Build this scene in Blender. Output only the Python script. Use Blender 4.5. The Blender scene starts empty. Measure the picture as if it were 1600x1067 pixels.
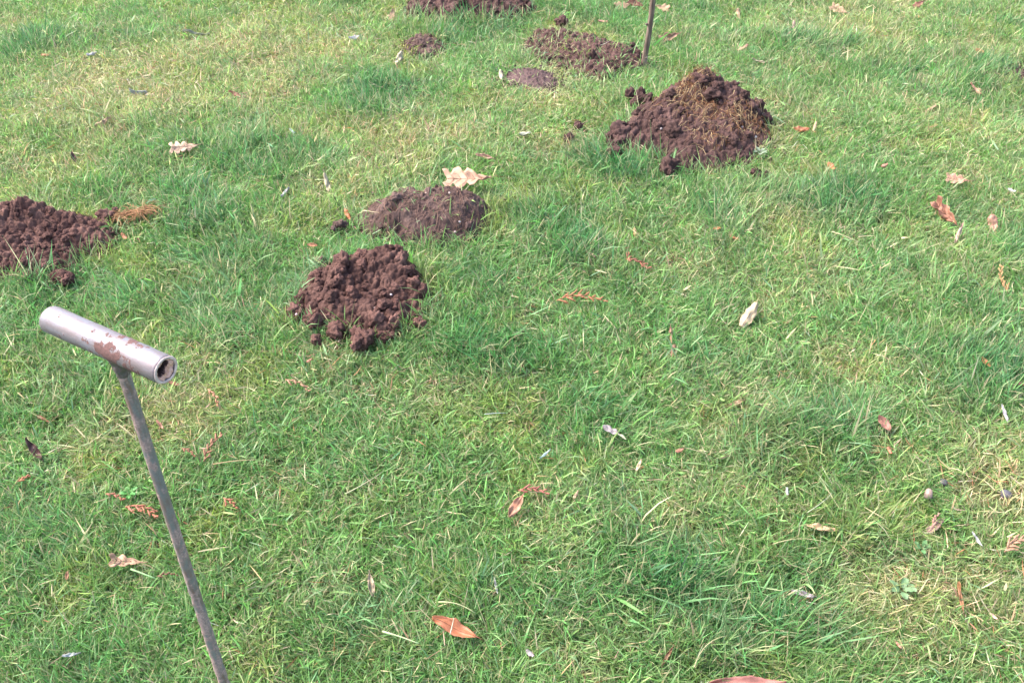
import bpy, bmesh, math, random
import numpy as np
from mathutils import Vector, Matrix, noise as mnoise

random.seed(7)
rng = np.random.default_rng(11)
scene = bpy.context.scene
C = scene.collection

# ------------------------------------------------------------------ camera
CAM_H, PITCH, FPX, W, H = 1.5, math.radians(40), 1424.0, 1600.0, 1067.0
cam_d = bpy.data.cameras.new('camera')
cam_d.sensor_fit = 'HORIZONTAL'; cam_d.sensor_width = 36.0
cam_d.lens = 36.0 * FPX / W
cam_d.clip_start = 0.05; cam_d.clip_end = 500
cam = bpy.data.objects.new('camera', cam_d); C.objects.link(cam)
cam.location = (0, 0, CAM_H); cam.rotation_euler = (math.pi/2 - PITCH, 0, 0)
scene.camera = cam

# ------------------------------------------------------------------ sky, sun, exposure
SUN_EL, SUN_AZ = math.radians(52), math.radians(-72)      # azimuth from +Y towards +X
world = bpy.data.worlds.new('World'); scene.world = world; world.use_nodes = True
wn = world.node_tree; wn.nodes.clear()
sky = wn.nodes.new('ShaderNodeTexSky'); sky.sky_type = 'NISHITA'; sky.sun_disc = False
sky.sun_elevation = SUN_EL; sky.sun_rotation = SUN_AZ
sky.air_density = 1.0; sky.dust_density = 4.0; sky.ozone_density = 1.0; sky.altitude = 50
bg = wn.nodes.new('ShaderNodeBackground'); bg.inputs['Strength'].default_value = 0.15
wo = wn.nodes.new('ShaderNodeOutputWorld')
wn.links.new(sky.outputs[0], bg.inputs[0]); wn.links.new(bg.outputs[0], wo.inputs[0])
sun_d = bpy.data.lights.new('sun', 'SUN'); sun_d.energy = 2.0; sun_d.angle = math.radians(38)
sun_d.color = (1.0, 0.94, 0.86)
sun = bpy.data.objects.new('sun', sun_d); C.objects.link(sun)
sdir = Vector((math.sin(SUN_AZ)*math.cos(SUN_EL), math.cos(SUN_AZ)*math.cos(SUN_EL), math.sin(SUN_EL)))
sun.rotation_euler = sdir.to_track_quat('Z', 'Y').to_euler(); sun.location = sdir*10
vs = scene.view_settings
scene.display_settings.display_device = 'sRGB'
vs.view_transform = 'Standard'; vs.look = 'None'; vs.gamma = 1.0; vs.use_curve_mapping = False
vs.exposure = 2.32
scene.cycles.max_bounces = 6; scene.cycles.diffuse_bounces = 3
scene.cycles.transmission_bounces = 3; scene.cycles.glossy_bounces = 2

# ------------------------------------------------------------------ small maths
def srgb(r, g, b):
    f = lambda c: c/12.92 if c <= .04045 else ((c+.055)/1.055)**2.4
    return (f(r/255), f(g/255), f(b/255))

class Noise2:
    """smooth tiling value noise, vectorised"""
    def __init__(self, seed, n=256):
        self.t = np.random.default_rng(seed).random((n, n)); self.n = n
    def __call__(self, x, y, s):
        x = np.asarray(x)/s + 1000.37; y = np.asarray(y)/s + 1000.71
        xi = np.floor(x).astype(int); yi = np.floor(y).astype(int)
        fx = x-xi; fy = y-yi
        fx = fx*fx*(3-2*fx); fy = fy*fy*(3-2*fy); n = self.n
        a = self.t[xi % n, yi % n]; b = self.t[(xi+1) % n, yi % n]
        c = self.t[xi % n, (yi+1) % n]; d = self.t[(xi+1) % n, (yi+1) % n]
        return (a*(1-fx)+b*fx)*(1-fy) + (c*(1-fx)+d*fx)*fy
    def fbm(self, x, y, s, o=3):
        v = 0; a = 1; t = 0
        for k in range(o):
            v = v + a*self(x+k*3.3, y-k*1.7, s/2**k); t += a; a *= .55
        return v/t
N1, N2, N3, N4, N5, N6 = [Noise2(s) for s in (1, 2, 3, 4, 5, 6)]

def gz(x, y):
    """height of the turf surface"""
    return 0.030*(N1(x, y, 0.85)-.5) + 0.014*(N2(x, y, 0.33)-.5) + 0.006*(N3(x, y, 0.12)-.5)

FWD = Vector((0, math.cos(PITCH), -math.sin(PITCH)))
UP = Vector((0, math.sin(PITCH), math.cos(PITCH)))
RIGHT = Vector((1, 0, 0))
def ray(px, py):
    return (FWD + RIGHT*((px-W/2)/FPX) + UP*((H/2-py)/FPX))
def at(px, py, h=0.0):
    """the point h above the turf seen at a pixel of the photograph"""
    d = ray(px, py); z = h
    for _ in range(4):
        t = (CAM_H - z)/(-d.z)
        z = float(gz(t*d.x, t*d.y)) + h
    return Vector((t*d.x, t*d.y, z))
def mpp(p):
    """metres per photograph pixel at a point"""
    return (Vector(p)-Vector((0, 0, CAM_H))).dot(FWD)/FPX

# ------------------------------------------------------------------ object helpers
def tag(o, label=None, cat=None, group=None, kind=None):
    for k, v in (('label', label), ('category', cat), ('group', group), ('kind', kind)):
        if v: o[k] = v
    return o
def empty(name, loc):
    o = bpy.data.objects.new(name, None); C.objects.link(o); o.location = loc
    o.empty_display_size = .05
    return o
def link(name, me, parent=None, loc=None, rot=None, scale=None):
    o = bpy.data.objects.new(name, me); C.objects.link(o)
    if parent: o.parent = parent
    if loc is not None: o.location = loc
    if rot is not None: o.rotation_euler = rot
    if scale is not None: o.scale = scale
    return o
def mesh(name, verts, faces, mat, smooth=True):
    me = bpy.data.meshes.new(name)
    me.from_pydata([tuple(v) for v in verts], [], faces)
    me.materials.append(mat)
    if smooth: me.polygons.foreach_set('use_smooth', [True]*len(me.polygons))
    me.update()
    return me
def grid_faces(nx, ny, wrap=False):
    f = []
    for j in range(ny-1):
        for i in range(nx if wrap else nx-1):
            a = j*nx+i; b = j*nx+(i+1) % nx
            f.append((a, b, b+nx, a+nx))
    return f
def tube(pts, radii, seg=8, cap=True):
    """verts, faces of a tube along points"""
    pts = [Vector(p) for p in pts]; n = len(pts); vs_ = []; fs = []
    prev = None
    for i, p in enumerate(pts):
        t = (pts[min(i+1, n-1)]-pts[max(i-1, 0)]).normalized()
        if prev is None:
            a = t.cross(Vector((0, 0, 1)))
            if a.length < .1: a = t.cross(Vector((1, 0, 0)))
        else:
            a = prev - t*prev.dot(t)
        a.normalize(); prev = a; b = t.cross(a)
        r = radii[i] if hasattr(radii, '__len__') else radii
        for k in range(seg):
            an = 2*math.pi*k/seg
            vs_.append(p + (a*math.cos(an)+b*math.sin(an))*r)
    fs = grid_faces(seg, n, True)
    if cap:
        fs.append(tuple(range(seg))[::-1]); fs.append(tuple(range((n-1)*seg, n*seg)))
    return vs_, fs

# ------------------------------------------------------------------ materials
def new_mat(name):
    m = bpy.data.materials.new(name); m.use_nodes = True
    nt = m.node_tree; nt.nodes.clear()
    out = nt.nodes.new('ShaderNodeOutputMaterial')
    return m, nt, out
def nd(nt, t, **kw):
    n = nt.nodes.new(t)
    for k, v in kw.items():
        if k.startswith('i_'):
            n.inputs[k[2:].replace('_', ' ')].default_value = v
        else: setattr(n, k, v)
    return n
def ramp(nt, fac, stops):
    r = nd(nt, 'ShaderNodeValToRGB'); e = r.color_ramp.elements
    while len(e) < len(stops): e.new(.5)
    for el, (p, c) in zip(e, stops):
        el.position = p; el.color = (*c, 1) if len(c) == 3 else c
    nt.links.new(fac, r.inputs[0]); return r.outputs[0]

def blade_material(name, trans=.42, rough=.45, spec=.35):
    m, nt, out = new_mat(name); L = nt.links.new
    at_ = nd(nt, 'ShaderNodeAttribute', attribute_name='Col')
    p = nd(nt, 'ShaderNodeBsdfPrincipled'); p.inputs['Roughness'].default_value = rough
    p.inputs['Specular IOR Level'].default_value = spec
    t = nd(nt, 'ShaderNodeBsdfTranslucent')
    hs = nd(nt, 'ShaderNodeHueSaturation'); hs.inputs['Saturation'].default_value = 1.1; hs.inputs['Value'].default_value = 1.2
    mx = nd(nt, 'ShaderNodeMixShader'); mx.inputs[0].default_value = trans
    it = nd(nt, 'ShaderNodeAttribute', attribute_name='tint', attribute_type='INSTANCER')
    ad = nd(nt, 'ShaderNodeVectorMath', operation='ADD'); L(it.outputs['Vector'], ad.inputs[0]); ad.inputs[1].default_value = (1, 1, 1)
    mu = nd(nt, 'ShaderNodeVectorMath', operation='MULTIPLY'); L(at_.outputs['Vector'], mu.inputs[0]); L(ad.outputs[0], mu.inputs[1])
    L(mu.outputs[0], p.inputs['Base Color']); L(mu.outputs[0], hs.inputs['Color'])
    L(hs.outputs[0], t.inputs['Color'])
    L(p.outputs[0], mx.inputs[1]); L(t.outputs[0], mx.inputs[2]); L(mx.outputs[0], out.inputs[0])
    return m

def soil_material(name, dark, light, dry, dry_amt=.5, bump=.6):
    m, nt, out = new_mat(name); L = nt.links.new
    tc = nd(nt, 'ShaderNodeNewGeometry')
    n1 = nd(nt, 'ShaderNodeTexNoise'); n1.inputs['Scale'].default_value = 14; n1.inputs['Detail'].default_value = 5
    n2 = nd(nt, 'ShaderNodeTexNoise'); n2.inputs['Scale'].default_value = 130; n2.inputs['Detail'].default_value = 4; n2.inputs['Roughness'].default_value = .7
    n3 = nd(nt, 'ShaderNodeTexNoise'); n3.inputs['Scale'].default_value = 420; n3.inputs['Detail'].default_value = 3
    for n in (n1, n2, n3): L(tc.outputs['Position'], n.inputs['Vector'])
    c1 = ramp(nt, n2.outputs[0], [(.3, dark), (.72, light)])
    f = ramp(nt, n1.outputs[0], [(.42, (0, 0, 0)), (.7, (dry_amt,)*3)])
    mx = nd(nt, 'ShaderNodeMix', data_type='RGBA'); L(f, mx.inputs['Factor']); L(c1, mx.inputs['A']); mx.inputs['B'].default_value = (*dry, 1)
    oi = nd(nt, 'ShaderNodeObjectInfo'); mr = nd(nt, 'ShaderNodeMapRange'); mr.inputs['To Min'].default_value = .72; mr.inputs['To Max'].default_value = 1.32
    L(oi.outputs['Random'], mr.inputs['Value'])
    hv = nd(nt, 'ShaderNodeHueSaturation'); L(mx.outputs['Result'], hv.inputs['Color']); L(mr.outputs[0], hv.inputs['Value'])
    b = nd(nt, 'ShaderNodeBump'); b.inputs['Strength'].default_value = bump; b.inputs['Distance'].default_value = .004
    ad = nd(nt, 'ShaderNodeMath', operation='ADD'); L(n2.outputs[0], ad.inputs[0]); L(n3.outputs[0], ad.inputs[1])
    L(ad.outputs[0], b.inputs['Height'])
    p = nd(nt, 'ShaderNodeBsdfPrincipled'); p.inputs['Roughness'].default_value = .9; p.inputs['Specular IOR Level'].default_value = .2
    L(hv.outputs[0], p.inputs['Base Color']); L(b.outputs[0], p.inputs['Normal']); L(p.outputs[0], out.inputs[0])
    return m

SOIL_RED = soil_material('red_brown_soil', (.032, .0142, .0122), (.086, .041, .033), (.132, .070, .056), .75)
SOIL_DARK = soil_material('dark_soil', (.021, .0110, .0098), (.058, .030, .026), (.088, .049, .043), .6)
SOIL_DRY = soil_material('dry_soil', (.033, .0185, .0165), (.084, .050, .043), (.122, .080, .069), .7)
SOIL_LILAC = soil_material('fine_washed_soil', (.034, .020, .019), (.078, .048, .046), (.095, .062, .058), .6, .4)

def ground_material():
    m, nt, out = new_mat('turf_floor'); L = nt.links.new
    g = nd(nt, 'ShaderNodeNewGeometry')
    n1 = nd(nt, 'ShaderNodeTexNoise'); n1.inputs['Scale'].default_value = 90; n1.inputs['Detail'].default_value = 5; n1.inputs['Roughness'].default_value = .7
    n2 = nd(nt, 'ShaderNodeTexNoise'); n2.inputs['Scale'].default_value = 4; n2.inputs['Detail'].default_value = 4
    L(g.outputs['Position'], n1.inputs['Vector']); L(g.outputs['Position'], n2.inputs['Vector'])
    near = ramp(nt, n1.outputs[0], [(.3, (.030, .030, .015)), (.5, (.055, .065, .025)), (.7, (.12, .12, .055))])
    far = ramp(nt, n2.outputs[0], [(.3, (.045, .10, .03)), (.7, (.12, .16, .06))])
    ln = nd(nt, 'ShaderNodeVectorMath', operation='LENGTH'); L(g.outputs['Position'], ln.inputs[0])
    mr = nd(nt, 'ShaderNodeMapRange'); mr.inputs['From Min'].default_value = 6; mr.inputs['From Max'].default_value = 11
    L(ln.outputs['Value'], mr.inputs['Value'])
    mx = nd(nt, 'ShaderNodeMix', data_type='RGBA'); L(mr.outputs[0], mx.inputs['Factor']); L(near, mx.inputs['A']); L(far, mx.inputs['B'])
    b = nd(nt, 'ShaderNodeBump'); b.inputs['Strength'].default_value = .5; b.inputs['Distance'].default_value = .006; L(n1.outputs[0], b.inputs['Height'])
    p = nd(nt, 'ShaderNodeBsdfPrincipled'); p.inputs['Roughness'].default_value = .95; p.inputs['Specular IOR Level'].default_value = .1
    L(mx.outputs['Result'], p.inputs['Base Color']); L(b.outputs[0], p.inputs['Normal']); L(p.outputs[0], out.inputs[0])
    return m

_lm = {}
def leaf_material(rgb):
    if rgb in _lm: return _lm[rgb]
    key = rgb; g_ = sum(rgb)/3
    if rgb[0] > rgb[2]*1.25: rgb = (rgb[0]*.94, rgb[1]*1.02, rgb[2]*.86)
    f_ = .70-.22*min(1, max(0, (g_-.25)/.35)); rgb = tuple(f_*(c*.85+g_*.15) for c in rgb)
    m, nt, out = new_mat('dead_leaf'); L = nt.links.new
    tc = nd(nt, 'ShaderNodeTexCoord')
    n1 = nd(nt, 'ShaderNodeTexNoise'); n1.inputs['Scale'].default_value = 38; n1.inputs['Detail'].default_value = 5
    n2 = nd(nt, 'ShaderNodeTexNoise'); n2.inputs['Scale'].default_value = 260; n2.inputs['Detail'].default_value = 3
    L(tc.outputs['Object'], n1.inputs['Vector']); L(tc.outputs['Object'], n2.inputs['Vector'])
    a = tuple(c*.62 for c in rgb); b_ = tuple(min(.9, c*1.22) for c in rgb)
    col = ramp(nt, n1.outputs[0], [(.30, a), (.50, rgb), (.72, b_)])
    sp = ramp(nt, n2.outputs[0], [(.28, (.55, .5, .48)), (.42, (1, 1, 1))])
    mu = nd(nt, 'ShaderNodeMix', data_type='RGBA', blend_type='MULTIPLY'); mu.inputs['Factor'].default_value = .7
    L(col, mu.inputs['A']); L(sp, mu.inputs['B'])
    bp = nd(nt, 'ShaderNodeBump'); bp.inputs['Strength'].default_value = .3; bp.inputs['Distance'].default_value = .002; L(n1.outputs[0], bp.inputs['Height'])
    p = nd(nt, 'ShaderNodeBsdfPrincipled'); p.inputs['Roughness'].default_value = .55; p.inputs['Specular IOR Level'].default_value = .35
    t = nd(nt, 'ShaderNodeBsdfTranslucent'); mx = nd(nt, 'ShaderNodeMixShader'); mx.inputs[0].default_value = .15
    L(mu.outputs['Result'], p.inputs['Base Color']); L(mu.outputs['Result'], t.inputs['Color']); L(bp.outputs[0], p.inputs['Normal'])
    L(p.outputs[0], mx.inputs[1]); L(t.outputs[0], mx.inputs[2]); L(mx.outputs[0], out.inputs[0])
    _lm[key] = m
    return m
def plain(name, rgb, rough=.7, spec=.3, var=.35, scale=120):
    m, nt, out = new_mat(name); L = nt.links.new
    tc = nd(nt, 'ShaderNodeTexCoord')
    n = nd(nt, 'ShaderNodeTexNoise'); n.inputs['Scale'].default_value = scale; n.inputs['Detail'].default_value = 5
    L(tc.outputs['Object'], n.inputs['Vector'])
    c = ramp(nt, n.outputs[0], [(.3, tuple(x*(1-var) for x in rgb)), (.7, tuple(min(.95, x*(1+var)) for x in rgb))])
    b = nd(nt, 'ShaderNodeBump'); b.inputs['Strength'].default_value = .3; b.inputs['Distance'].default_value = .001; L(n.outputs[0], b.inputs['Height'])
    p = nd(nt, 'ShaderNodeBsdfPrincipled'); p.inputs['Roughness'].default_value = rough; p.inputs['Specular IOR Level'].default_value = spec
    L(c, p.inputs['Base Color']); L(b.outputs[0], p.inputs['Normal']); L(p.outputs[0], out.inputs[0])
    return m

# ------------------------------------------------------------------ ground
fine = np.arange(-3.2, 3.2001, .04)
outer = np.array([3.6, 4.2, 5, 6.5, 9, 14, 25, 50, 100, 180])
xs = np.concatenate([-outer[::-1], fine, outer])
ysf = np.arange(.2, 5.2001, .04)
ys = np.concatenate([-outer[::-1], [-2.6, -2, -1.4, -.9, -.4, 0], ysf, 2.0+outer[1:]])
GX, GY = np.meshgrid(xs, ys); GZ = gz(GX, GY) - .004
gme = mesh('ground', np.stack([GX, GY, GZ], -1).reshape(-1, 3), grid_faces(len(xs), len(ys)), ground_material())
tag(link('ground', gme), kind='structure')

# ------------------------------------------------------------------ molehills
def poly_sdf(P, X, Y):
    """distance inside a polygon (positive inside)"""
    P = np.array(P); d = np.full(X.shape, 1e9); ins = np.zeros(X.shape, bool)
    for i in range(len(P)):
        a, b = P[i], P[(i+1) % len(P)]; e = b-a
        t = np.clip(((X-a[0])*e[0]+(Y-a[1])*e[1])/(e@e), 0, 1)
        d = np.minimum(d, np.hypot(X-a[0]-t*e[0], Y-a[1]-t*e[1]))
        c = ((a[1] <= Y) != (b[1] <= Y)) & (X < (b[0]-a[0])*(Y-a[1])/(b[1]-a[1]+1e-12)+a[0])
        ins ^= c
    return np.where(ins, d, -d)

MOUNDS = [
 dict(key='crumbly', poly=[(462,497),(466,462),(495,440),(520,422),(570,413),(630,415),(662,440),(670,470),(660,498),(625,522),(590,530),(545,522),(508,516),(480,506)],
      H=.045, rim=.075, peaks=[(605,438,.052,.07),(540,455,.03,.06),(640,445,.025,.05),(525,500,.015,.05)], mat=SOIL_RED,
      nc=3200, rc=(.0025,.013), nclod=80, rclod=(.006,.024), grass=0.0,
      label='crumbly reddish molehill of loose round clods in front of the smoother one'),
 dict(key='smooth', poly=[(568,348),(578,334),(620,326),(680,322),(740,322),(762,336),(757,358),(728,374),(680,384),(640,382),(600,372),(578,362)],
      grow=.02, H=.034, rim=.065, peaks=[(722,338,.040,.10),(675,340,.034,.10),(622,346,.040,.08)], mat=SOIL_DRY,
      nc=900, rc=(.002,.008), nclod=14, rclod=(.006,.014), grass=0.05,
      label='low smooth weathered grey brown molehill with a pale oak leaf behind it'),
 dict(key='edge', poly=[(-120,350),(-40,345),(30,346),(90,350),(140,352),(170,362),(178,378),(165,394),(132,406),(118,428),(85,434),(40,440),(-20,448),(-90,440),(-140,400)],
      H=.05, rim=.08, peaks=[(62,352,.075,.055),(120,358,.028,.05),(20,380,.03,.10),(-60,390,.05,.12)], mat=SOIL_RED,
      nc=4200, rc=(.0022,.011), nclod=80, rclod=(.007,.018), grass=0.0,
      label='big finely crumbled red brown molehill cut by the left border'),
 dict(key='rooty', poly=[(958,236),(956,212),(982,200),(1003,178),(1050,166),(1110,162),(1165,172),(1196,200),(1198,232),(1170,256),(1120,266),(1062,268),(1035,252),(1000,246)],
      H=.06, rim=.12, peaks=[(1070,172,.068,.09),(1098,174,.060,.08),(1162,188,.062,.09),(1105,205,.035,.14),(1015,192,.035,.08)], mat=SOIL_DARK,
      nc=3600, rc=(.003,.015), nclod=60, rclod=(.010,.030), grass=0.0,
      label='tallest dark molehill with dead yellow roots tangled over its top'),
 dict(key='top', poly=[(645,26),(640,0),(660,-22),(740,-34),(800,-18),(828,10),(822,24),(790,32),(740,35),(685,34)],
      H=.05, rim=.14, peaks=[(735,0,.05,.18)], mat=SOIL_DARK,
      grow=.035, nc=1500, rc=(.005,.020), nclod=30, rclod=(.010,.022), grass=0.0,
      label='wide dark molehill cut off by the top border'),
 dict(key='stick', poly=[(822,72),(836,56),(880,54),(935,66),(985,86),(1006,94),(1003,108),(965,114),(935,124),(905,112),(862,100),(832,86)],
      H=.027, rim=.10, peaks=[(985,96,.03,.09),(845,60,.02,.08),(930,85,.02,.12)], mat=SOIL_DARK,
      nc=1500, rc=(.004,.015), nclod=30, rclod=(.008,.017), grass=.42,
      label='flattened grassy spread of dark soil at the foot of the brown stick'),
 dict(key='lilac', poly=[(786,122),(800,113),(832,113),(862,120),(872,133),(858,142),(826,141),(800,136)],
      H=.018, rim=.07, peaks=[(830,126,.014,.10)], mat=SOIL_LILAC,
      nc=400, rc=(.003,.008), nclod=0, rclod=(.006,.01), grass=.05,
      label='small flat purplish soil patch beside a pale curled leaf'),
 dict(key='little', poly=[(634,72),(650,66),(672,65),(690,78),(688,88),(660,90),(642,84)],
      H=.018, rim=.06, peaks=[(655,70,.02,.04),(676,70,.015,.03)], mat=SOIL_DRY,
      nc=300, rc=(.004,.012), nclod=8, rclod=(.008,.014), grass=.06,
      label='smallest soil heap in the grass just below the wide top molehill'),
 dict(key='rim', poly=[(1576,118),(1592,108),(1625,104),(1660,112),(1640,126),(1600,128)],
      H=.008, rim=.06, peaks=[], mat=SOIL_DRY,
      nc=250, rc=(.003,.009), nclod=0, rclod=(.006,.01), grass=.15,
      label='bare brown soil scrape in the lawn at the upper right border'),
]
def clod_mesh(name, seed, sub, mat):
    bm = bmesh.new(); bmesh.ops.create_icosphere(bm, subdivisions=sub, radius=1)
    o = Vector((seed*7.3, seed*1.9, -seed*3.1))
    sc_ = Vector((random.uniform(.8, 1.25), random.uniform(.8, 1.2), random.uniform(.7, 1)))
    for v in bm.verts:
        d = v.co.normalized()
        r = 1 + .5*mnoise.noise(d*1.2+o) + .22*mnoise.noise(d*3.4+o) + .13*mnoise.noise(d*8+o) + .07*mnoise.noise(d*17+o)
        # rounded crumbs stuck together
        r += .42*(.45-mnoise.voronoi(d*2.1+o)[0][0]) + .20*(.4-mnoise.voronoi(d*5+o)[0][0])
        v.co = Vector((d.x*sc_.x, d.y*sc_.y, d.z*sc_.z))*r
    me = bpy.data.meshes.new(name); bm.to_mesh(me); bm.free()
    me.materials.append(mat); me.polygons.foreach_set('use_smooth', [True]*len(me.polygons))
    return me
CLODS = {m.name: [clod_mesh('clod', s+i*20, 4, m) for s in range(9)] for i, m in enumerate((SOIL_RED, SOIL_DARK, SOIL_DRY, SOIL_LILAC))}

mound_fn = {}
for M in MOUNDS:
    P = [at(*p) for p in M['poly']]
    x0 = min(p.x for p in P)-.03; x1 = max(p.x for p in P)+.03
    y0 = min(p.y for p in P)-.03; y1 = max(p.y for p in P)+.03
    M['P2'] = [(p.x, p.y) for p in P]
    res = .0021 if M['key'] in ('crumbly', 'smooth', 'edge') else .0028
    nx = int((x1-x0)/res); ny = int((y1-y0)/res)
    X, Y = np.meshgrid(np.linspace(x0, x1, nx), np.linspace(y0, y1, ny))
    wob = .046*(N4.fbm(X, Y, .075)-.5)
    sd = poly_sdf(M['P2'], X, Y) + wob + M.get('grow', .014)
    e = np.clip(sd/M['rim'], 0, 1); e = e**.68*(1.2-.2*e)
    hh = np.full(X.shape, M['H'])
    for (px, py, ph, pr) in M['peaks']:
        q = at(px, py); hh = hh + ph*np.exp(-((X-q.x)**2+(Y-q.y)**2)/(2*(pr*.7)**2))
    base = np.where(sd > 0, e*hh, -.02 + .3*np.minimum(sd, 0))
    base = base + np.where(sd > 0, .012*(N5.fbm(X, Y, .06)-.5)*e, 0)
    h = base.copy()
    lo, hi = M['rc']; n = M['nc']
    cx = rng.uniform(x0, x1, n*3); cy = rng.uniform(y0, y1, n*3)
    ii = ((cx-x0)/(x1-x0)*(nx-1)).astype(int); jj = ((cy-y0)/(y1-y0)*(ny-1)).astype(int)
    ok = sd[jj, ii] > -.006
    cx, cy, ii, jj = cx[ok][:n], cy[ok][:n], ii[ok][:n], jj[ok][:n]
    rr = lo + (hi-lo)*rng.random(len(cx))**2.6
    if M['key'] in ('rooty',):            # finer, smoother skirt on the near side
        yq = at(1100, 215).y
        rr = np.where(cy < yq, np.minimum(rr, .010), rr)
    for k in np.argsort(rr)[::-1]:
        r = rr[k]; w = int(r/res)+1
        a0, a1, b0, b1 = max(jj[k]-w, 0), min(jj[k]+w+1, ny), max(ii[k]-w, 0), min(ii[k]+w+1, nx)
        sx = X[a0:a1, b0:b1]; sy = Y[a0:a1, b0:b1]
        el = rng.uniform(.55, 1.8); an = rng.uniform(0, 3.14); dx, dy = sx-cx[k], sy-cy[k]
        ax_ = dx*math.cos(an)+dy*math.sin(an); ay_ = dy*math.cos(an)-dx*math.sin(an)
        d2 = ax_**2*el + ay_**2/el; pw = rng.uniform(.55, 1.7)
        z = base[jj[k], ii[k]] + r*rng.uniform(-.55, .25) + r*(np.maximum(1-d2/(r*r), 0))**(pw*.5) + rng.normal(0, .35)*ax_
        h[a0:a1, b0:b1] = np.where(d2 < r*r, np.maximum(h[a0:a1, b0:b1], z), h[a0:a1, b0:b1])
    if M['key'] == 'smooth':              # two collapsed holes and cracks
        for (px, py, r, dp) in ((617, 338, .012, .03), (624, 352, .018, .025), (664, 316, .016, .02), (732, 340, .012, .016)):
            q = at(px, py, .04); h -= dp*np.exp(-((X-q.x)**2+(Y-q.y)**2)/(r*r))
    if M['key'] == 'edge':
        q = at(45, 338, .06); h -= .035*np.exp(-((X-q.x)**2/.03**2+(Y-q.y)**2/.012**2))
    if M['key'] in ('crumbly', 'edge', 'rooty'):        # cracks between the pushed up crumbs
        for nz_, sc_, dp in ((N4, .05, .012), (N1, .022, .006)):
            h = h - dp*(1-np.abs(2*nz_.fbm(X, Y+4, sc_, 2)-1))**9*(sd > .01)
    h = h + (.007*(N6.fbm(X, Y, .016, 3)-.5) + .004*(N2.fbm(X+3, Y, .006, 2)-.5))*(sd > -.01)
    Z = gz(X, Y) + h
    jx = X + rng.normal(0, res*.22, X.shape); jy = Y + rng.normal(0, res*.22, X.shape)
    cpt = Vector((sum(p.x for p in P)/len(P), sum(p.y for p in P)/len(P), 0)); cpt.z = float(gz(cpt.x, cpt.y))
    V = np.stack([jx-cpt.x, jy-cpt.y, Z-cpt.z], -1).reshape(-1, 3)
    keep = (sd > -.025).reshape(-1)
    F = np.array(grid_faces(nx, ny)); F = F[keep[F].all(1)]
    idx = np.cumsum(keep)-1
    root = empty('molehill' if M['key'] not in ('lilac', 'rim') else 'soil_patch', cpt)
    tag(root, M['label'], 'molehill' if M['key'] not in ('lilac', 'rim') else 'soil patch', 'molehills and soil patches on the lawn')
    me = mesh('soil', V[keep], [tuple(f) for f in idx[F]], M['mat'])
    link('soil', me, root)
    M.update(X=X, Y=Y, Zs=Z, sd=sd, x0=x0, x1=x1, y0=y0, y1=y1, root=root, c=cpt)
    def zat(x, y, M=M, nx=nx, ny=ny):
        i = int(round((x-M['x0'])/(M['x1']-M['x0'])*(nx-1))); j = int(round((y-M['y0'])/(M['y1']-M['y0'])*(ny-1)))
        return float(M['Zs'][min(max(j, 0), ny-1), min(max(i, 0), nx-1)])
    M['zat'] = zat
    # clods one can pick off
    cnt = 0; lo, hi = M['rclod']
    while cnt < M['nclod']:
        x = random.uniform(x0, x1); y = random.uniform(y0, y1)
        i = int((x-x0)/(x1-x0)*(nx-1)); j = int((y-y0)/(y1-y0)*(ny-1))
        if sd[j, i] < .004: continue
        r = lo+(hi-lo)*random.random()**3
        if M['key'] == 'rooty' and y < at(1100, 212).y and random.random() < .75: continue
        if M['key'] == 'rooty' and zat(x, y)-cpt.z > .15: continue
        c = link('clod', random.choice(CLODS[M['mat'].name]), root,
                 (x-cpt.x, y-cpt.y, zat(x, y)+r*.15-cpt.z), [random.uniform(0, 6.28) for _ in range(3)], (r,)*3)
        cnt += 1
    # loose crumbs spilled round the rim
    bm = bmesh.new()
    ncr = 900 if M['nclod'] > 50 else 400
    for _ in range(ncr):
        a = random.randrange(len(P)); t = random.random()
        p = P[a].lerp(P[(a+1) % len(P)], t) if True else None
        sp = random.choice((.012, .022, .045)); x = p.x + random.gauss(0, sp); y = p.y + random.gauss(0, sp)
        r = random.uniform(.001, .0032)+.004*random.random()**4
        mt = Matrix.Translation((x-cpt.x, y-cpt.y, float(gz(x, y))+random.uniform(0, .018)-cpt.z)) @ Matrix.Diagonal((r*random.uniform(.7, 1.3), r, r*random.uniform(.7, 1), 1))
        bmesh.ops.create_icosphere(bm, subdivisions=1, radius=1, matrix=mt)
    cm = bpy.data.meshes.new('crumbs'); bm.to_mesh(cm); bm.free(); cm.materials.append(M['mat'])
    tag(link('crumbs', cm, root), kind='stuff')
MK = {M['key']: M for M in MOUNDS}

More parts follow.
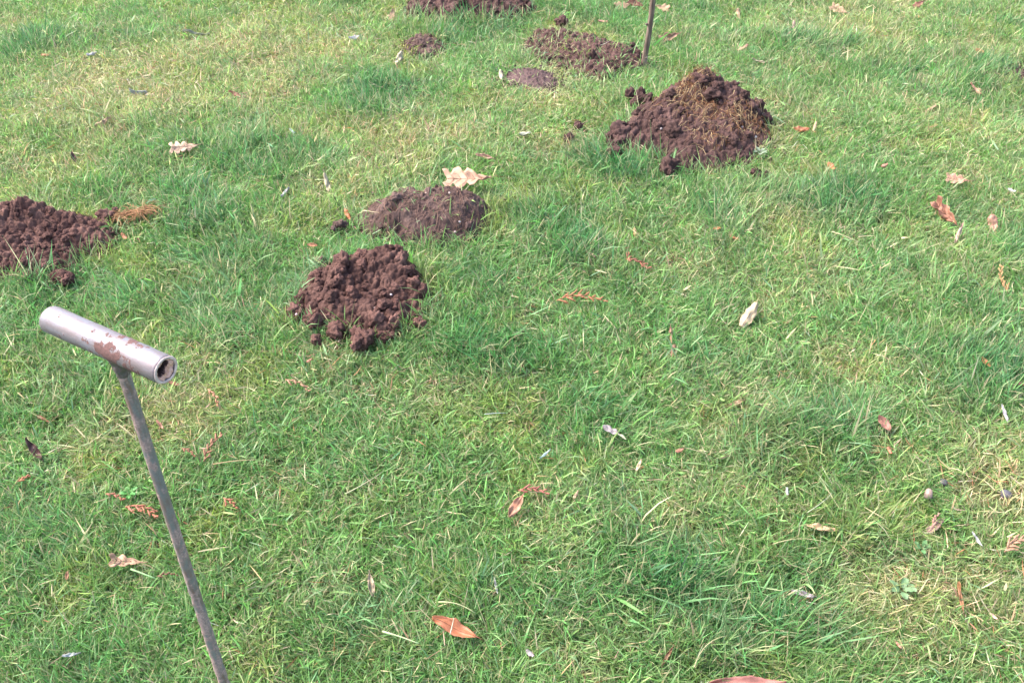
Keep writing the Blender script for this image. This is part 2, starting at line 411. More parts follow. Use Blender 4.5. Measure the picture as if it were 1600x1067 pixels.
def strands(name, pts_fn, n, mat, parent, origin):
    """many thin curved dry roots joined into one part"""
    vs_, fs = [], []
    for _ in range(n):
        line, r = pts_fn()
        v, f = tube([p-origin for p in line], [r*(1-.6*i/(len(line)-1)) for i in range(len(line))], 4, False)
        o = len(vs_); vs_ += v; fs += [tuple(i+o for i in q) for q in f]
    return tag(link(name, mesh(name, vs_, fs, mat), parent), kind='stuff')
ROOT_GOLD = plain('dry_root', tuple(c*.55 for c in srgb(160, 132, 98)), .85, .15, .6, 30)
ROOT_PALE = plain('pale_root', tuple(c*.7 for c in srgb(118, 92, 80)), .85, .15, .4, 30)
MR = MK['rooty']
def root_fn():
    ax, ay, sg, hh = random.choice([(1075, 140, .048, .012), (1068, 150, .055, .008), (1078, 130, .035, .015), (1110, 165, .05, .006), (1160, 165, .05, .012), (1165, 172, .045, .01), (1112, 190, .035, .004)])
    q = at(ax, ay+25, .06)
    x = q.x+random.gauss(0, sg); y = q.y+random.gauss(0, sg*.8)
    a = random.uniform(0, 6.28); L_ = random.uniform(.018, .055); cu = random.uniform(-2.5, 2.5); up = random.uniform(0, 2.0); b0 = random.uniform(-.004, .004)
    pts = []
    for k in range(6):
        t = k/5; z = MR['zat'](x, y) + b0 + hh*math.sin(math.pi*t)*up
        pts.append(Vector((x, y, z))); x += math.cos(a+cu*t)*L_/5; y += math.sin(a+cu*t)*L_/5
    return pts, random.uniform(.0005, .0011)
strands('root_tangle', root_fn, 230, ROOT_GOLD, MR['root'], MR['c'])
strands('root_tangle', root_fn, 150, plain('straw_root', tuple(c*.7 for c in srgb(178, 156, 118)), .85, .15, .5, 40), MR['root'], MR['c'])
strands('root_tangle', root_fn, 330, plain('brown_root', tuple(c*.6 for c in srgb(122, 84, 58)), .85, .15, .5, 40), MR['root'], MR['c'])
def fibre_fn(M, r0=.0005, r1=.0011):
    P2 = M['P2']
    def fn():
        while True:
            x = random.uniform(M['x0'], M['x1']); y = random.uniform(M['y0'], M['y1'])
            j = int((y-M['y0'])/(M['y1']-M['y0'])*(M['sd'].shape[0]-1)); i = int((x-M['x0'])/(M['x1']-M['x0'])*(M['sd'].shape[1]-1))
            if M['sd'][j, i] > .015: break
        a = random.uniform(0, 6.28); L_ = random.uniform(.02, .07); cu = random.uniform(-1.5, 1.5); pts = []
        for k in range(5):
            pts.append(Vector((x, y, M['zat'](x, y)+.001+random.uniform(0, .003)))); t = k/4
            x += math.cos(a+cu*t)*L_/4; y += math.sin(a+cu*t)*L_/4
        return pts, random.uniform(r0, r1)
    return fn
for key, n in (('smooth', 260), ('stick', 180), ('top', 120), ('rooty', 110), ('little', 40), ('edge', 40)):
    M = MK[key]; strands('root_fibres', fibre_fn(M), n, ROOT_PALE, M['root'], M['c'])

# ------------------------------------------------------------------ lone clods lying in the grass
leaf_spots = []
def lone(px, py, r, mat, label, n=7):
    r *= 1.12; p = at(px, py, r*.55+.006); root = empty('soil_clod', p); leaf_spots.append((p.x, p.y, r*1.1))
    tag(root, label, 'clod', 'loose clods beside the molehills')
    for k in range(n):
        q = Vector((random.gauss(0, r*.45), random.gauss(0, r*.45), random.uniform(-.2, .35)*r)) if k else Vector((0, 0, 0))
        rr = r*(.72 if k == 0 else random.uniform(.28, .52))
        link('lump', random.choice(CLODS[mat.name]), root, q, [random.uniform(0, 6.28) for _ in range(3)], (rr,)*3)
LONE = [(102,434,.034,SOIL_RED,'rounded red clod lying just in front of the big left molehill'),
 (166,338,.030,SOIL_RED,'knobbly red clod at the right end of the left molehill by dry roots'),
 (466,492,.024,SOIL_RED,'red clod lying left of the crumbly molehill with a white grit speck'),
 (474,463,.022,SOIL_RED,'round clod against the left flank of the crumbly molehill'),
 (563,533,.034,SOIL_RED,'squat red clod lying in front of the crumbly molehill'),
 (524,516,.028,SOIL_RED,'reddish clod at the front left foot of the crumbly molehill'),
 (604,524,.018,SOIL_RED,'small upright clod at the front foot of the crumbly molehill'),
 (656,505,.020,SOIL_RED,'clod sunk in grass at the right front of the crumbly molehill'),
 (503,410,.018,SOIL_DRY,'small fibrous brown clod in grass behind the crumbly molehill'),
 (533,352,.020,SOIL_DRY,'grey brown clod sunk in grass left of the smooth molehill'),
 (640,300,.020,SOIL_DRY,'small clod on the back left rim of the smooth molehill'),
 (966,212,.046,SOIL_DARK,'large dark clod lying left of the tallest molehill'),
 (963,238,.034,SOIL_DARK,'fibrous dark clod below the large clod left of the tallest molehill'),
 (1043,262,.036,SOIL_DARK,'dark clod fallen to the front left foot of the tallest molehill'),
 (1000,154,.040,SOIL_DARK,'blackish rooty clod behind the left shoulder of the tallest molehill'),
 (1182,270,.018,SOIL_DARK,'small dark crumb in grass below right corner of the tallest molehill'),
 (880,34,.030,SOIL_DARK,'dark clod in pale grass behind the flattened soil spread'),
 (890,215,.022,SOIL_DARK,'dark crumb half hidden in grass left of the tallest molehill'),
 (905,197,.016,SOIL_DARK,'tiny reddish dark crumb in grass up from the hidden crumb'),
]
for a in LONE: lone(*a)

# ------------------------------------------------------------------ leaves
def screen_frame(px, py, ang, tilt, h):
    """a frame lying in the grass: long axis along an angle, normal between upright and leaning back"""
    p = at(px, py, h); v = (p-Vector((0, 0, CAM_H))).normalized()
    Nn = (Vector((0, 0, 1))*(1-tilt) - v*tilt).normalized()
    a = math.radians(ang); s = RIGHT*math.cos(a)+UP*math.sin(a)
    A = s - v*(s.dot(Nn)/v.dot(Nn)); L_ = A.length
    A.normalize(); B = Nn.cross(A)
    return p, A, B, Nn, L_

def leaf_grid(kind, nu=25, nv=7, curl=.4, fold=.0, bend=.2, wr=.4, crump=.075):
    """unit-length leaf along +X; returns grid [nu][nv] of points"""
    sd = random.uniform(0, 50); G = []
    for i in range(nu):
        u = i/(nu-1)
        if kind == 'oak':
            w = 0
        elif kind == 'lance':
            w = wr*math.sin(math.pi*min(1, u*.96+.02))**.8
        elif kind == 'scrap':
            w = wr*(math.sin(math.pi*(u*.9+.05))**.5)*(.8+.35*mnoise.noise(Vector((u*4, sd, 0))))
        row = []
        for j in range(nv):
            v = -1+2*j/(nv-1)
            if kind == 'oak':
                uo = u*.98+.01; sgn = 1 if v > 0 else -1
                env = math.sin(math.pi*(uo*.86+.10))**.7*(1.2-.78*uo)
                ph = uo*((4.2 if wr > .37 else 3.2)+.5*math.sin(sd))+.18+.10*sgn+.06*math.sin(sd*3+uo*5*sgn)
                w = wr*env*(1-(.50 if wr > .37 else .40)*(.5+.5*math.cos(2*math.pi*ph))**2.2*min(1, (1-uo)*4)*min(1, .35+uo*4))
            wv = w*(1+.20*mnoise.noise(Vector((u*6, v*2+sd, 3)))+.10*mnoise.noise(Vector((u*17, v+sd, 9))))
            x = u - (abs(v)*.11*(1 if kind == 'oak' else 0))
            # roll across the width
            ang = curl*v*2.2; 
            if abs(curl) > 1e-3:
                y = wv*math.sin(ang)/(abs(curl)*2.2); z = wv*(1-math.cos(ang))/(curl*2.2)
            else: y = wv*v; z = 0
            z += fold*abs(v)*wv
            z += bend*((u-.5)**2-.08) + crump*mnoise.noise(Vector((u*4+sd, v*1.5, sd)))*(1+abs(v))*1.4
            row.append(Vector((x-.5, y, z)))
        G.append(row)
    return G
def to_local(G, A, B, Nn, L_):
    return [[(A*p.x+B*p.y+Nn*p.z)*L_ for p in row] for row in G]
def leaf(px, py, ln, ang, kind, rgb, label, name='fallen_leaf', cat='leaf', h=.027, tilt=.45, stalk=True, veins=None, **kw):
    p, A, B, Nn, k = screen_frame(px, py, ang, tilt, h)
    if kind == 'scrap': kw['curl'] = -abs(kw.get('curl', .4))
    k = min(k, 1.5); L_ = ln*mpp(p)*k
    big = ln >= 24
    G = to_local(leaf_grid(kind, (53 if kind == 'oak' else 31) if big else 17, 9 if big else 5, **kw), A, B, Nn, L_)
    nu, nv = len(G), len(G[0])
    me = mesh('leaf', [q for r in G for q in r], grid_faces(nv, nu), leaf_material(rgb))
    o = link(name, me, None, p); tag(o, label, cat, 'fallen leaves and plant scraps on the lawn')
    md = o.modifiers.new('thickness', 'SOLIDIFY'); md.thickness = .0006; md.offset = 0
    dark = tuple(c*.62 for c in rgb)
    if big:
        mid = [r[nv//2]+Nn*.0006 for r in G]
        v, f = tube(mid, [min(.0011, max(.0003, kw.get('wr', .4)*L_*.05))*(1-.7*i/nu) for i in range(nu)], 5)
        vn = link('midrib', mesh('midrib', v, f, leaf_material(dark)), o)
        if kind == 'oak':
            vs_, fs = [], []
            for i in range(8, nu-6, 8):
                for sgn in (0, nv-1):
                    line = [mid[i], (G[i-2][(nv//2+sgn)//2 if sgn == 0 else (nv//2+nv-1)//2]+Nn*.0006), G[max(i-5, 0)][1 if sgn == 0 else nv-2]+Nn*.0005]
                    v, f = tube(line, [.0007, .0005, .0003], 4); o_ = len(vs_); vs_ += v; fs += [tuple(t+o_ for t in q) for q in f]
            link('vein', mesh('vein', vs_, fs, leaf_material(dark)), vn)
        if stalk:
            st = G[-1][nv//2]; d = (G[-1][nv//2]-G[-3][nv//2]).normalized()
            line = [st-d*.004, st+d*L_*.07+Nn*.001, st+d*L_*.14-Nn*.002]
            v, f = tube(line, [.0010, .0008, .0010], 5)
            link('stalk', mesh('stalk', v, f, leaf_material(dark)), o)
    leaf_spots.append((p.x, p.y, L_*.5))
    return o

PALE = srgb(206, 160, 132); TAN = srgb(188, 146, 116); PINK = srgb(196, 142, 124); BEIGE = srgb(222, 196, 172)
RUST = srgb(168, 92, 56); REDB = srgb(140, 84, 70); ORANGE = srgb(190, 104, 52); GREYL = srgb(160, 146, 146)
WHITE = srgb(196, 192, 188); MAROON = srgb(84, 48, 48); ROSE = srgb(184, 116, 102); BLUEW = srgb(186, 204, 204)
oak = dict(wr=.36, curl=.12, bend=.25, crump=.035)
LV = [
 (734,278,70,2,'oak',srgb(200,148,124),'big pale oak leaf lying flat behind the smooth molehill',dict(h=.058,tilt=.28,wr=.38,curl=.05,bend=.12,crump=.035)),
 (289,229,42,5,'oak',srgb(212,164,142),'flat pinkish oak leaf alone in the upper left grass',dict(tilt=.42,h=.036,wr=.38,curl=-.12,bend=.1,crump=.04)),
 (511,286,30,105,'scrap',BEIGE,'crumpled cream leaf standing in grass left of the smooth molehill',dict(wr=.25,curl=.7,bend=.5,crump=.08,tilt=.6)),
 (623,93,27,72,'scrap',BEIGE,'pale pink folded leaf beside the smallest soil heap',dict(wr=.3,curl=.5,tilt=.7)),
 (613,22,19,80,'oak',TAN,'tan lobed leaf left of the wide top molehill',dict(tilt=.7,**oak)),
 (783,117,17,100,'scrap',BEIGE,'small pale pink curled leaf on the edge of the purplish patch',dict(wr=.32,curl=.7,tilt=.6)),
 (757,245,30,-14,'lance',PINK,'narrow pinkish leaf sunk in grass above the big pale oak leaf',dict(wr=.13,curl=.4)),
 (974,9,24,10,'oak',TAN,'tan oak leaf left of the red one behind the stick',dict(tilt=.6,**oak)),
 (994,6,24,-20,'oak',REDB,'reddish oak leaf at the top border touching the stick',dict(tilt=.7,**oak)),
 (1034,12,22,165,'oak',TAN,'tan oak leaf just right of the stick at the top',dict(tilt=.7,**oak)),
 (1048,58,32,18,'oak',PINK,'curled pink orange oak leaf right of the stick',dict(tilt=.6,wr=.3,curl=.35,bend=.5,crump=.06)),
 (942,33,15,-5,'scrap',PINK,'small flat pink leaf in pale grass above the flattened soil',dict(wr=.2)),
 (1154,22,17,100,'scrap',PALE,'small pale upright leaf up from the tallest molehill',dict(wr=.25,curl=.5,tilt=.7)),
 (1187,96,26,-14,'lance',BEIGE,'pale curved husk right of the tallest molehill top',dict(wr=.08,curl=.6,bend=.5,name='husk',cat='husk',stalk=False)),
 (1160,75,20,30,'scrap',PINK,'faint pink scrap hidden in grass behind the tallest molehill',dict(wr=.25,h=.018)),
 (1241,42,18,95,'scrap',srgb(150,118,112),'purplish brown curled leaf in the bluish grass tuft',dict(wr=.3,curl=.5,tilt=.6)),
 (1312,16,26,-24,'oak',TAN,'tan leaf by the top border right of the purplish leaf',dict(tilt=.5,**oak)),
 (1437,6,20,30,'oak',REDB,'reddish brown leaf cut by the top border',dict(tilt=.7,**oak)),
 (1531,79,16,-20,'scrap',ORANGE,'bright orange brown leaf in the upper right grass',dict(wr=.38,curl=.4,tilt=.6)),
 (1527,141,30,-42,'lance',PINK,'thin pink leaf in grass below the bright orange brown one',dict(wr=.1,curl=.5)),
 (1453,170,22,30,'scrap',TAN,'tan leaf scrap faded into the upper right turf',dict(wr=.16,h=.018)),
 (1252,201,24,-8,'scrap',RUST,'rusty leaf next to a pale curl right of the tallest molehill',dict(wr=.24,curl=.4)),
 (1273,199,17,75,'scrap',PALE,'pale curl next to the rusty leaf right of the tallest molehill',dict(wr=.28,curl=.8,tilt=.6)),
 (1299,259,15,-40,'scrap',ORANGE,'small orange leaf below the rusty leaf and pale curl',dict(wr=.4,curl=.3,tilt=.6)),
 (1382,258,12,20,'scrap',ROSE,'tiny rose leaf flake in open grass',dict(wr=.35)),
 (1498,281,36,-8,'oak',PINK,'dusty pink oak leaf above the pair of reddish leaves',dict(tilt=.55,wr=.36,curl=.3,bend=.3,crump=.05)),
 (1479,336,50,-47,'oak',srgb(164,104,84),'reddish brown oak leaf with curled dark tip',dict(tilt=.55,wr=.27,curl=.4,bend=.3,crump=.07)),
 (1498,365,34,68,'scrap',srgb(206,160,150),'pale pink twisted leaf touching the reddish oak leaf',dict(wr=.16,curl=.8,bend=.4,tilt=.55)),
 (1552,349,28,100,'scrap',srgb(170,118,104),'pinkish brown leaf standing right of the reddish oak leaf',dict(wr=.34,curl=.3,tilt=.65)),
 (1581,297,13,-20,'scrap',WHITE,'white fragment by the right border above the standing leaf',dict(wr=.3)),
 (1170,492,44,58,'scrap',srgb(206,172,144),'pale beige rolled leaf in the open lawn',dict(wr=.30,curl=.5,bend=.2,crump=.07,tilt=.5,h=.035)),
 (1049,524,26,95,'scrap',srgb(160,112,92),'brown upright leaf tip left of the pale rolled leaf',dict(wr=.22,curl=.7,tilt=.6)),
 (1052,548,20,80,'scrap',srgb(140,92,74),'brown leaf scrap just below the brown upright tip',dict(wr=.28,curl=.5,tilt=.6)),
 (953,670,24,-25,'scrap',GREYL,'grey cupped leaf in the middle of the lawn',dict(wr=.34,curl=.5,tilt=.5,h=.034)),
 (970,680,22,-38,'lance',srgb(200,194,170),'pale thin stem trailing from the grey cupped leaf',dict(wr=.09,curl=.5,h=.03,name='straw',cat='straw',stalk=False)),
 (1147,631,30,22,'scrap',TAN,'dull tan leaf half buried below the brown upright tip',dict(wr=.2,h=.016)),
 (1382,661,30,-55,'lance',srgb(150,96,86),'reddish brown leaf with an orange stalk right of centre',dict(wr=.26,curl=.25,tilt=.55)),
 (1541,567,22,-48,'lance',ORANGE,'orange brown leaf near the right border',dict(wr=.2,curl=.3)),
 (1596,599,12,-10,'scrap',REDB,'small red leaf cut by the right border',dict(wr=.4)),
 (1570,646,30,-72,'lance',srgb(212,202,216),'whitish lilac feather shaped sliver near the right border',dict(wr=.11,curl=.6,tilt=.5,name='sliver',cat='scrap',stalk=False)),
 (806,791,40,58,'lance',srgb(190,128,104),'pinkish brown folded leaf below the red sprig',dict(wr=.22,curl=.35,tilt=.55,h=.034)),
 (1283,824,46,-10,'lance',srgb(206,164,130),'pale tan leaf crossed by grass on the right of the lawn',dict(wr=.15,curl=.4,h=.026)),
 (1461,822,32,40,'scrap',srgb(176,132,128),'mauve leaf scrap in straw on the right',dict(wr=.2,curl=.3,h=.018)),
 (1254,927,36,-15,'scrap',srgb(176,160,164),'grey lilac leaf lying in a dark gap of the turf',dict(wr=.2,curl=.3,h=.018)),
 (1168,1067,120,181,'lance',srgb(176,106,100),'long rose red smooth leaf cut by the bottom border',dict(wr=.09,curl=.35,bend=.12,crump=.03,h=.035,tilt=.4)),
 (710,980,76,-24,'lance',srgb(178,102,66),'large glossy orange brown leaf with a blade of grass across',dict(wr=.17,curl=.4,bend=.15,crump=.06,h=.034,tilt=.45)),
 (580,914,38,98,'lance',srgb(190,160,138),'thin tan leaf standing in grass up left of the glossy leaf',dict(wr=.16,curl=.5,tilt=.6)),
 (200,877,50,-3,'oak',srgb(202,150,122),'tan pink oak leaf with stalk just left of the metal rod',dict(tilt=.45,wr=.27,curl=.3,bend=.15,crump=.05,h=.034)),
 (54,704,42,-52,'lance',MAROON,'dark maroon curved leaf in the left lawn',dict(wr=.17,curl=.6,bend=1.0,tilt=.5)),
 (160,190,28,30,'scrap',TAN,'crinkled tan leaf up left of the flat pinkish oak leaf',dict(wr=.22,curl=.6,crump=.1)),
 (367,147,22,-22,'lance',srgb(160,98,76),'narrow brown leaf in yellow grass of the upper left',dict(wr=.16,curl=.5)),
 (115,246,18,110,'lance',srgb(98,62,48),'dark brown upright leaf left of the flat pinkish oak leaf',dict(wr=.2,curl=.4,tilt=.6)),
 (553,58,17,10,'scrap',srgb(200,200,204),'greyish white scrap in grass left of the smallest heap',dict(wr=.25,curl=.5)),
 (143,84,17,15,'scrap',WHITE,'whitish scrap in the upper left grass',dict(wr=.2,curl=.3)),
 (457,205,11,-40,'scrap',BLUEW,'bluish white flake in grass left of centre top',dict(wr=.3)),
 (445,300,20,50,'scrap',srgb(150,148,152),'grey curled scrap left of the crumpled cream leaf',dict(wr=.2,curl=.6)),
 (70,86,13,0,'scrap',srgb(206,140,90),'tiny orange flake below the first lush tuft',dict(wr=.3)),
 (488,383,16,-5,'lance',srgb(186,116,80),'small orange brown leaf up left of the crumbly molehill',dict(wr=.22,curl=.3)),
 (543,335,20,-65,'lance',ORANGE,'orange pointed leaf at the left end of the smooth molehill',dict(wr=.2,curl=.4,tilt=.5)),
 (194,369,13,-50,'scrap',srgb(186,98,66),'orange red flake below the clump of dry roots',dict(wr=.3)),
 (222,146,40,-10,'scrap',srgb(200,200,190),'matted whitish dead grass wisp upper left',dict(wr=.12,curl=.2,h=.012,name='dead_wisp',cat='dead grass',stalk=False)),
 (307,52,44,-10,'lance',srgb(208,200,180),'pale straw lying near the top left border',dict(wr=.035,curl=.4,name='straw',cat='straw',stalk=False)),
 (1043,1025,34,60,'lance',srgb(132,88,62),'brown withered leaf in grass left of the long rose leaf',dict(wr=.13,curl=.7,h=.02)),
 (828,1020,15,-40,'scrap',GREYL,'grey flake in the grass right of the glossy leaf',dict(wr=.35)),
 (1501,932,46,-80,'lance',srgb(150,98,62),'brown withered blade standing at lower right',dict(wr=.09,curl=.6,tilt=.5)),
 (1553,962,15,-40,'scrap',srgb(214,160,148),'small pale pink leaf tip at lower right',dict(wr=.35,curl=.5)),
 (1404,1007,14,-50,'scrap',srgb(210,130,108),'small salmon flake in the lower right turf',dict(wr=.2)),
 (1527,842,28,-56,'lance',srgb(196,196,196),'grey white split straw up from the lower right corner',dict(wr=.09,curl=.3,name='straw',cat='straw',stalk=False)),
 (110,1022,26,8,'scrap',srgb(214,216,216),'white shredded scrap in the lower left grass',dict(wr=.16,curl=.4,h=.034)),
 (852,709,22,40,'lance',srgb(190,214,210),'bluish white blade tip left of the grey cupped leaf',dict(wr=.09,curl=.3,name='straw',cat='straw',stalk=False)),
 (775,915,26,-78,'lance',srgb(226,224,220),'white upright blade right of the thin tan leaf',dict(wr=.07,curl=.3,tilt=.5,name='straw',cat='straw',stalk=False)),
 (820,208,18,4,'scrap',srgb(220,208,190),'cream flake in yellow grass right of the narrow pink leaf',dict(wr=.2)),
 (1110,357,0,0,None,None,None,None),
 (1120,357,13,10,'lance',srgb(198,110,62),'small orange leaf on yellow moss below the tallest molehill',dict(wr=.22)),
 (1147,371,14,-20,'scrap',srgb(176,112,70),'ragged orange brown flake right of the small orange leaf',dict(wr=.25)),
 (993,364,16,-75,'scrap',srgb(182,142,98),'tan crumpled flake above the forked brown sprig',dict(wr=.3,curl=.6,tilt=.5)),
 (926,398,11,-30,'scrap',srgb(206,164,146),'tiny pink flake left of the forked brown sprig',dict(wr=.35)),
 (1258,833,0,0,None,None,None,None),
 (840,1003,0,0,None,None,None,None),
 (900,772,14,60,'scrap',srgb(200,160,128),'small tan flake right of the red sprig',dict(wr=.25,curl=.5)),
 (998,727,22,65,'lance',srgb(206,170,140),'tan blade scrap below the grey cupped leaf',dict(wr=.14,curl=.5)),
 (1062,703,14,20,'scrap',srgb(168,106,86),'small brown flake right of the tan blade scrap',dict(wr=.3)),
 (1036,744,0,0,None,None,None,None),
 (630,255,0,0,None,None,None,None),
 (483,563,11,30,'scrap',srgb(206,116,96),'tiny coral flake below left of the crumbly molehill',dict(wr=.3)),
 (1571,600,0,0,None,None,None,None),
 (271,598,18,-20,'scrap',srgb(140,86,58),'brown leaf scrap under the open end of the metal handle',dict(wr=.3,h=.02)),
 (68,654,22,-25,'scrap',srgb(168,84,62),'reddish leaf scraps in grass left of the metal rod',dict(wr=.18,h=.02)),
 (250,663,18,-50,'lance',srgb(170,110,88),'small curved brown leaf right of the upper metal rod',dict(wr=.16,curl=.5)),
 (105,899,14,85,'lance',srgb(150,96,66),'small brown leaf left of the tan pink oak leaf',dict(wr=.2,curl=.3)),
 (1230,767,12,-85,'scrap',srgb(230,228,226),'tiny white fleck in the right half of the lawn',dict(wr=.25)),
 (1390,703,12,-60,'scrap',srgb(204,112,82),'small salmon leaf below the leaf with an orange stalk',dict(wr=.3)),
]
for (px, py, ln, ang, kind, rgb, label, kw) in LV:
    if kind: leaf(px, py, ln, ang, kind, rgb, label, **kw)

# conifer sprigs: a stem with rows of small scaly twigs
def sprig(px, py, ln, ang, rgb, label, n=11, spread=.32, bend=.12, h=.032, tilt=.4, one_side=False):
    p, A, B, Nn, k = screen_frame(px, py, ang, tilt, h); L_ = ln*mpp(p)*min(k, 1.5)
    m = leaf_material(tuple(c*.85 for c in rgb))
    sp = lambda t: (A*(t-.5) + B*bend*(4*t*(1-t)-.5) + Nn*.03*math.sin(5*t))*L_
    v, f = tube([sp(t/10) for t in range(11)], [.0014*(1-.06*t) for t in range(11)], 5)
    o = link('conifer_sprig', mesh('sprig', v, f, m), None, p)
    tag(o, label, 'sprig', 'dead conifer sprigs on the lawn')
    for i in range(n):
        t = (i+.6)/(n+.3); s = 1 if (i % 2 or one_side) else -1
        l = L_*spread*(1-.55*t)*random.uniform(.6, 1.15)
        d = (A*random.uniform(.7, 1.1) + B*s*random.uniform(.2, .7) + Nn*random.uniform(-.15, .5)).normalized()
        vs_, fs = [], []
        def add(a, d, l, r):
            pts = [a + d*l*q + Nn*l*.12*q*q for q in (0, .3, .6, .85, 1)]
            v, f = tube(pts, [r*.7, r*1.2, r, r*.8, r*.2], 5); o_ = len(vs_); vs_.extend(v); fs.extend([tuple(x+o_ for x in q) for q in f])
        add(sp(t), d, l, .0021)
        for q in range(4):
            d2 = (d + B*random.uniform(-.7, .7) + A*random.uniform(0, .5)).normalized()
            add(sp(t)+d*l*(.15+.2*q), d2, l*random.uniform(.35, .6), .0016)
        link('twig', mesh('twig', vs_, fs, m), o)
    leaf_spots.append((p.x, p.y, L_*.35))
SPR = [
 (908,466,78,0,srgb(186,112,70),'long orange brown conifer sprig lying level in the middle lawn',dict(n=13,spread=.22)),
 (997,411,40,-24,srgb(160,88,66),'forked brown sprig above the long level sprig',dict(n=8,spread=.3)),
 (982,402,16,80,srgb(170,92,70),'short upright brown twig on the forked sprig',dict(n=4,spread=.4)),
 (833,766,46,-6,srgb(178,96,82),'reddish sprig above the pinkish brown folded leaf',dict(n=9,spread=.28)),
 (222,797,50,-22,srgb(186,104,72),'orange brown sprig touching the left of the metal rod',dict(n=10,spread=.34,bend=.2)),
 (331,698,52,56,srgb(176,114,84),'tan brown sprig right of the metal rod',dict(n=10,spread=.3,bend=.1)),
 (295,706,24,-35,srgb(172,106,76),'thin brown sprig between the rod and the tan sprig',dict(n=6,spread=.25)),
 (334,620,30,-60,srgb(196,128,92),'small brown sprig below the open end of the handle',dict(n=7,spread=.28)),
 (360,785,26,-40,srgb(190,106,74),'tiny forked sprig right of the lower metal rod',dict(n=6,spread=.35)),
 (466,601,42,-28,srgb(196,134,106),'pale reddish sprig below left of the crumbly molehill',dict(n=8,spread=.25)),
 (1568,436,44,100,srgb(196,142,92),'straw brown upright sprig near the right border',dict(n=10,spread=.24,tilt=.5)),
 (1588,849,46,28,srgb(190,138,112),'pinkish brown sprig cut by the right border',dict(n=11,spread=.4)),
 (262,898,34,3,srgb(146,98,68),'dark brown sprig touching the rod beside the oak leaf',dict(n=7,spread=.2)),
 (180,775,30,-20,srgb(186,104,78),'reddish sprig up left of the one at the rod',dict(n=6,spread=.3)),
 (38,747,20,25,srgb(196,116,74),'small orange sprig below the maroon curved leaf',dict(n=5,spread=.4)),
 (1462,812,26,60,srgb(182,126,116),'pink sprig beside the mauve leaf scrap',dict(n=6,spread=.3)),
]
for (px, py, ln, ang, rgb, label, kw) in SPR: sprig(px, py, ln, ang, rgb, label, **kw)

# clump of dry roots by the left molehill, and straws
def fibre_clump(px, py, size, n, mat, label, ang0=20):
    p = at(px, py, .02); vs_, fs = [], []
    for _ in range(n):
        a = math.radians(ang0)+random.gauss(0, .7)+(math.pi if random.random() < .35 else 0)
        w = random.random(); x = size*(w-.55)*.9+random.gauss(0, .006); y = size*(w-.5)*.35+random.gauss(0, .009); z = random.uniform(-.004, .016)*(.4+.9*w)
        L_ = random.uniform(.3, .75)*size; cu = random.uniform(-2.2, 2.2); line = []; dz = random.uniform(-.012, .006)
        for k in range(6):
            t = k/5; line.append(Vector((x, y, z+dz*t+.006*math.sin(math.pi*t)))); x += math.cos(a+cu*t)*L_/5; y += math.sin(a+cu*t)*L_/5
        v, f = tube(line, [.0009]*3+[.0007]*3, 4); o_ = len(vs_); vs_ += v; fs += [tuple(q+o_ for q in ff) for ff in f]
    o = link('root_clump', mesh('root_clump', vs_, fs, mat), None, p)
    tag(o, label, 'dry roots'); leaf_spots.append((p.x, p.y, size*.4))
fibre_clump(210, 336, .10, 130, plain('ginger_root', tuple(c*.62 for c in srgb(172, 128, 92)), .75, .2, .35, 40), 'ginger clump of dry roots right of the left molehill', 25)
def straw(px0, py0, px1, py1, w, rgb, label, sag=.0, h0=.04, h1=.04, name='straw'):
    a = at(px0, py0, h0); b = at(px1, py1, h1); m = a.lerp(b, .5); side = (b-a).cross(Vector((0, 0, 1)))
    line = [a.lerp(b, t/8)-m + side*sag*(4*(t/8)*(1-t/8)) + Vector((0, 0, .006*math.sin(math.pi*t/8))) for t in range(9)]
    v, f = tube(line, [w*(1-.07*t) for t in range(9)], 6)
    tag(link(name, mesh('straw', v, f, leaf_material(rgb)), None, m), label, 'straw', 'loose straws on the lawn')
straw(540,771,600,735,.0013,srgb(206,196,158),'pale curved straw in the middle of the lower left lawn',.08)
straw(333,725,402,718,.0012,srgb(200,160,118),'tan straw with thick end right of the tan brown sprig',.03)
straw(757,647,790,645,.0012,srgb(176,188,180),'bent grey green stalk in the middle of the lawn',.1)
straw(598,986,655,1005,.0020,srgb(186,200,150),'thick pale green stalk left of the glossy leaf',.03)
straw(685,940,742,957,.0014,srgb(204,200,150),'pale yellow straw above the glossy orange brown leaf',-.05)
straw(703,991,709,964,.0010,srgb(226,216,196),'white straw lying across the glossy orange brown leaf',.04,.052,.052)
straw(1207,850,1292,847,.0011,srgb(206,190,140),'long horizontal straw below the pale tan leaf',-.06)
straw(1085,1042,1140,992,.0014,srgb(188,176,132),'slanting straw above the long rose leaf',-.12)
straw(205,889,243,903,.0022,srgb(140,170,120),'broad green blade below the tan pink oak leaf',.05,name='grass_stalk')
straw(1262,800,1300,770,.0010,srgb(196,196,170),'thin pale straw up from the pale tan leaf',.06)
straw(1300,362,1345,380,.0013,srgb(206,180,150),'pale brown straw in the dark tuft on the right',.06)

